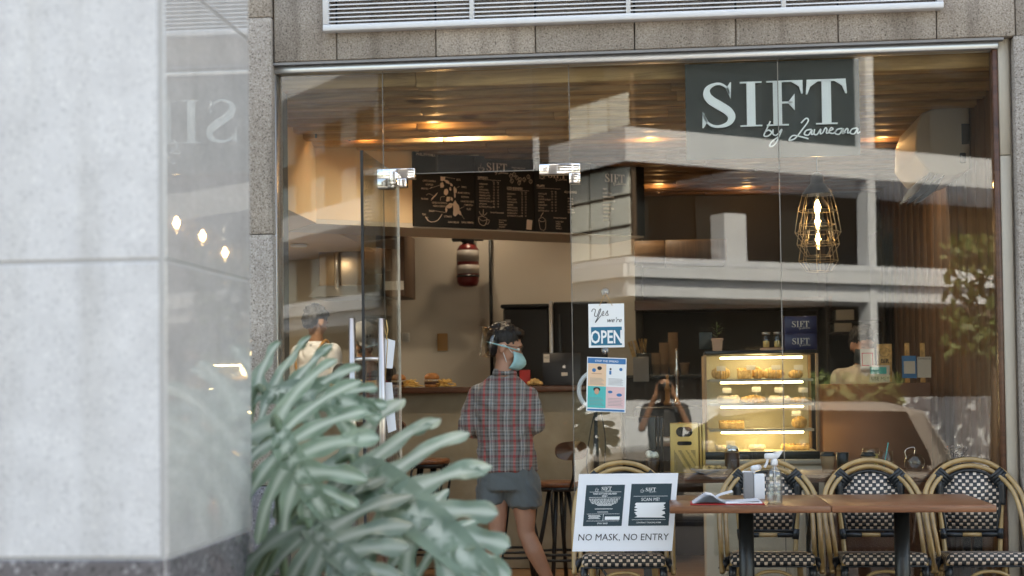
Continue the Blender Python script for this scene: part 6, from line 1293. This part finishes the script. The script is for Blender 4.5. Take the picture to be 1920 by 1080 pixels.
def facemask(M, t, mt, k=1.):
    m = MB(); vs = []; fs = []
    for i in range(7):
        for j in range(13):
            u = -1.15+2.3*j/12; z = .0-.095*i/6; r = .078+.012*sin(pi*i/6); vs.append(M @ (V((r*.98*sin(u), -.012-(r+.02*sin(pi*i/6))*cos(u)*1.12, z-.01))*1.03))
    for i in range(6):
        for j in range(12): q = i*13+j; fs.append((q, q+1, q+14, q+13))
    m.add(vs, fs, True); o = m.build('face_mask', mt, t); rel(o, t); o.modifiers.new('s', 'SOLIDIFY').thickness = .003
facemask(M, t, 'mask_black')
# ---- the photographer, mirrored in the glass
def photographer():
    t = thing('person', (0, -8.0, -.42), 'photographing person in dark clothes with raised arms, mirrored in the glass', 'person'); hc = V((0, -7.88, 1.30)); M = Matrix.Translation(hc) @ Matrix.Rotation(pi, 4, 'Z')
    b = MB(); head_prims(b, M); nb = hc+V((0, -.03, -.155)); b.cap(nb, .055, hc+V((0, 0, -.05)), .05, 14); Z = lambda z: V((0, -7.95, z)); b.loft([(Z(.42), .16, .11), (Z(.6), .14, .1), (Z(.85), .15, .1), (Z(1.06), .17, .08), (Z(1.12), .07, .06)], 22)
    m2 = MB(); m2.loft([(Z(.40), .18, .13), (Z(.6), .17, .125), (Z(.85), .185, .125), (Z(1.02), .195, .11), (Z(1.09), .13, .085), (Z(1.13), .075, .07)], 26); m3 = MB(); m3.loft([(Z(.33), .175, .13), (Z(.5), .165, .12)], 20)
    for q in (-1, 1):
        sh = V((q*.18, -7.95, 1.06)); el = V((q*.24, -7.85, .86)); wr = V((q*.085, -7.74, 1.22)); b.cap(sh, .05, el, .04, 12); b.cap(el, .04, wr, .027, 12); hand(b, wr, (-q*.35, .15, .9), (-q*.3, .9, 0), 1.1, q); m2.cap(sh, .066, el.lerp(sh, .4), .06, 12)
        hp = V((q*.09, -7.95, .40)); kn = V((q*.10, -7.93, .02)); an = V((q*.11, -7.97, -.34)); b.cap(hp, .08, kn, .052, 14); b.cap(kn, .052, an, .034, 12); b.cap(an, .034, an+V((0, .15, -.04)), .03, 10); m3.cap(hp, .10, kn, .07, 14); m3.cap(kn, .07, an, .055, 12)
    for mb, nm, mt in ((b, 'body', 'skin_brown'), (m2, 'shirt', 'dark_cotton'), (m3, 'trousers', 'dark_cotton')): o = mb.remesh(nm, mt, None, .011, 4); o.parent = t; rel(o, t)
    m = MB(); hair_prims(m, M); o = m.remesh('hair', 'hair', None, .008, 2); o.parent = t; rel(o, t)
    c = thing('camera_body', (0, -7.72, 1.29), 'black camera held up by the photographer', 'camera'); MB().rbox((-.07, -.035, -.045), (.07, .03, .045), .01).build('body', 'black_metal', c); MB().tube([(0, .03, 0), (0, .095, 0)], .034, 24).build('lens', 'black_rubber', c)
photographer()

# ================================================================== the big leaves in front
pl = thing('philodendron', (-1.02, -3.9, 0), 'large split leaved plant with pale green lobed leaves in front of the doorway', 'plant')
def leaf(base, tip, up, L=None, wd=.62, seed=0, droop=.15, nl=9, fold=.25):
    """one deeply lobed leaf: a midrib from base to tip with long finger lobes on both sides"""
    rr = random.Random(seed); base = V(base); tip = V(tip); y = (tip-base); L = y.length; y.normalize(); z = V(up); z = (z-y*z.dot(y)).normalized(); x = y.cross(z)
    def W(u, v):    # leaf plane coordinates (u lateral, v along the rib) in metres
        h = -droop*L*(v/L)**2-fold*abs(u)**1.5*1.2/math.sqrt(L) + .07*L*sin(pi*min(max(v/L, 0), 1)); return base+x*u+y*v+z*h
    vs = []; fs = []; rib = []
    def strip_(path, wid, ribw):
        n = len(path); o = len(vs)
        for i in range(n):
            a = path[max(i-1, 0)]; b_ = path[min(i+1, n-1)]; d = (b_[0]-a[0], b_[1]-a[1]); l = math.hypot(*d) or 1; nx, ny = -d[1]/l, d[0]/l; u, v = path[i]; w_ = wid[i]
            for q, rb, dz in ((-1, 0, .0), (-.55, 0, .002), (-.10, ribw, .0), (.10, ribw, .0), (.55, 0, .002), (1, 0, 0)):
                p = W(u+nx*w_*q, v+ny*w_*q); wob = .006*sin(11*i/n+q*2.6+seed+len(vs)*.003)*(abs(q) > .9); vs.append(p+z*(.10*w_*abs(q)+wob)); rib.append(rb)
        for i in range(n-1):
            for q in range(5): a = o+i*6+q; fs.append((a, a+1, a+7, a+6))
    # central blade
    N = 14; path = [(0, L*i/N) for i in range(N+1)]; strip_(path, [L*(.045+.075*math.sin(pi*min(1, (i/N)*1.0))**.6*(1-.55*i/N)) if i < N else .002 for i in range(N+1)], 1.0)
    for s_ in (-1, 1):
        for j in range(nl):
            f = j/(nl-1); v0 = L*(-.02+.84*f); ang = radians(128-102*f+rr.uniform(-5, 5)); ln = L*wd*(.72+.50*math.sin(pi*(f*.8+.16)))*(1-.50*f)*rr.uniform(.92, 1.06); bend = .35*(1-f)+.25
            pth = []; wds = []; n = 16; wmax = L*wd*.108*rr.uniform(.85, 1.2)*(1-.15*f); ph = rr.uniform(0, 6)
            for i in range(n+1):
                t = i/n; a = ang-bend*t*t*.9; pth.append((s_*(ln*t*sin(ang-bend*t*.5)), v0+ln*t*cos(ang-bend*t*.5)))
                wds.append(wmax*(.55+1.0*(1-t)**2.4+.50*t)*(1+.17*sin(t*13+ph))*(1 if t < .8 else max(.12, math.sqrt(max(0, 1-((t-.8)/.2)**2)))))
            strip_(pth, wds, .8)
            if f < .8:      # small side lobes
                for tt in ((.70,) if rr.random() < .35 else ()):
                    i0 = int(tt*n); u0, v1 = pth[i0]; a2 = ang+(.75 if rr.random() < .75 else -.75); l2 = ln*.24*rr.uniform(.7, 1.2); strip_([(u0+s_*l2*k/4*sin(a2), v1+l2*k/4*cos(a2)) for k in range(5)], [wmax*.85, wmax*.85, wmax*.75, wmax*.55, wmax*.1], .4)
    m = MB(); m.add(vs, fs, True); o = m.build('leaf', 'leaf', pl); rel(o, pl)
    at = o.data.attributes.new('rib', 'FLOAT', 'POINT'); at.data.foreach_set('value', [float(r) for r in rib])
    # stalk back to the planter
    m = MB(); root = V((-1.02+rr.uniform(-.1, .1), -3.92+rr.uniform(-.1, .1), .70)); mid = base.lerp(root, .5)-y*.08*L+V((0, 0, .05)); m.tube(bez([root, mid, base-y*.02, base+y*.02], 6), [.011]*12+[.010]*7, 8); o = m.build('stalk', 'leaf_stalk', pl); rel(o, pl)
mat('leaf_stalk', (.10, .16, .09), .5)
def LP(px, py, Y): return P(px, py, Y)
UPC = (0, -.85, .45)
leaves = [   # base px, tip px, depth planes, up, width, seed
    ((488, 738), (690, 752), -3.75, -3.95, (0, -.90, .42), .50, 1, .16),
    ((520, 800), (610, 975), -4.0, -4.2, (-.25, -.9, .3), .66, 2, .12),
    ((655, 868), (925, 1085), -3.95, -4.3, (.10, -.92, .38), .44, 3, .10),
    ((575, 985), (700, 1100), -4.15, -4.35, (-.1, -.85, .5), .72, 4, .12),
    ((800, 985), (930, 1110), -3.8, -3.9, (.1, -.85, .5), .50, 5, .12),
]
for bp_, tp_, y0, y1, up, wd, sd_, dr in leaves: leaf(LP(bp_[0], bp_[1], y0), LP(tp_[0], tp_[1], y1), up, wd=wd, seed=sd_, droop=dr, nl=6 if sd_ in (1, 7) else 7)
m = MB(); m.cap((-1.02, -3.9, .55), .07, (-1.0, -3.92, .74), .05, 14); o = m.build('trunk', 'bark', pl); rel(o, pl)
pt_ = thing('planter_box', (-1.25, -3.7, 0), 'black planter box behind the granite pillar, holding the large leaved plant', 'planter')
m = MB(); x0, x1, y0, y1, h = -1.0, .0, 0, 0, .79
m.box((-1.75, -3.99, 0), (-.94, -3.96, h)); m.box((-1.75, -3.60, 0), (-.94, -3.57, h)); m.box((-.97, -3.9599, 0), (-.94, -3.6001, h)); m.box((-1.75, -3.9599, 0), (-1.72, -3.6001, h)); at_(m, pt_, 'box', 'black_metal'); m = MB(); m.box((-1.719, -3.959, .3), (-.971, -3.601, .74)); at_(m, pt_, 'soil', 'soil')
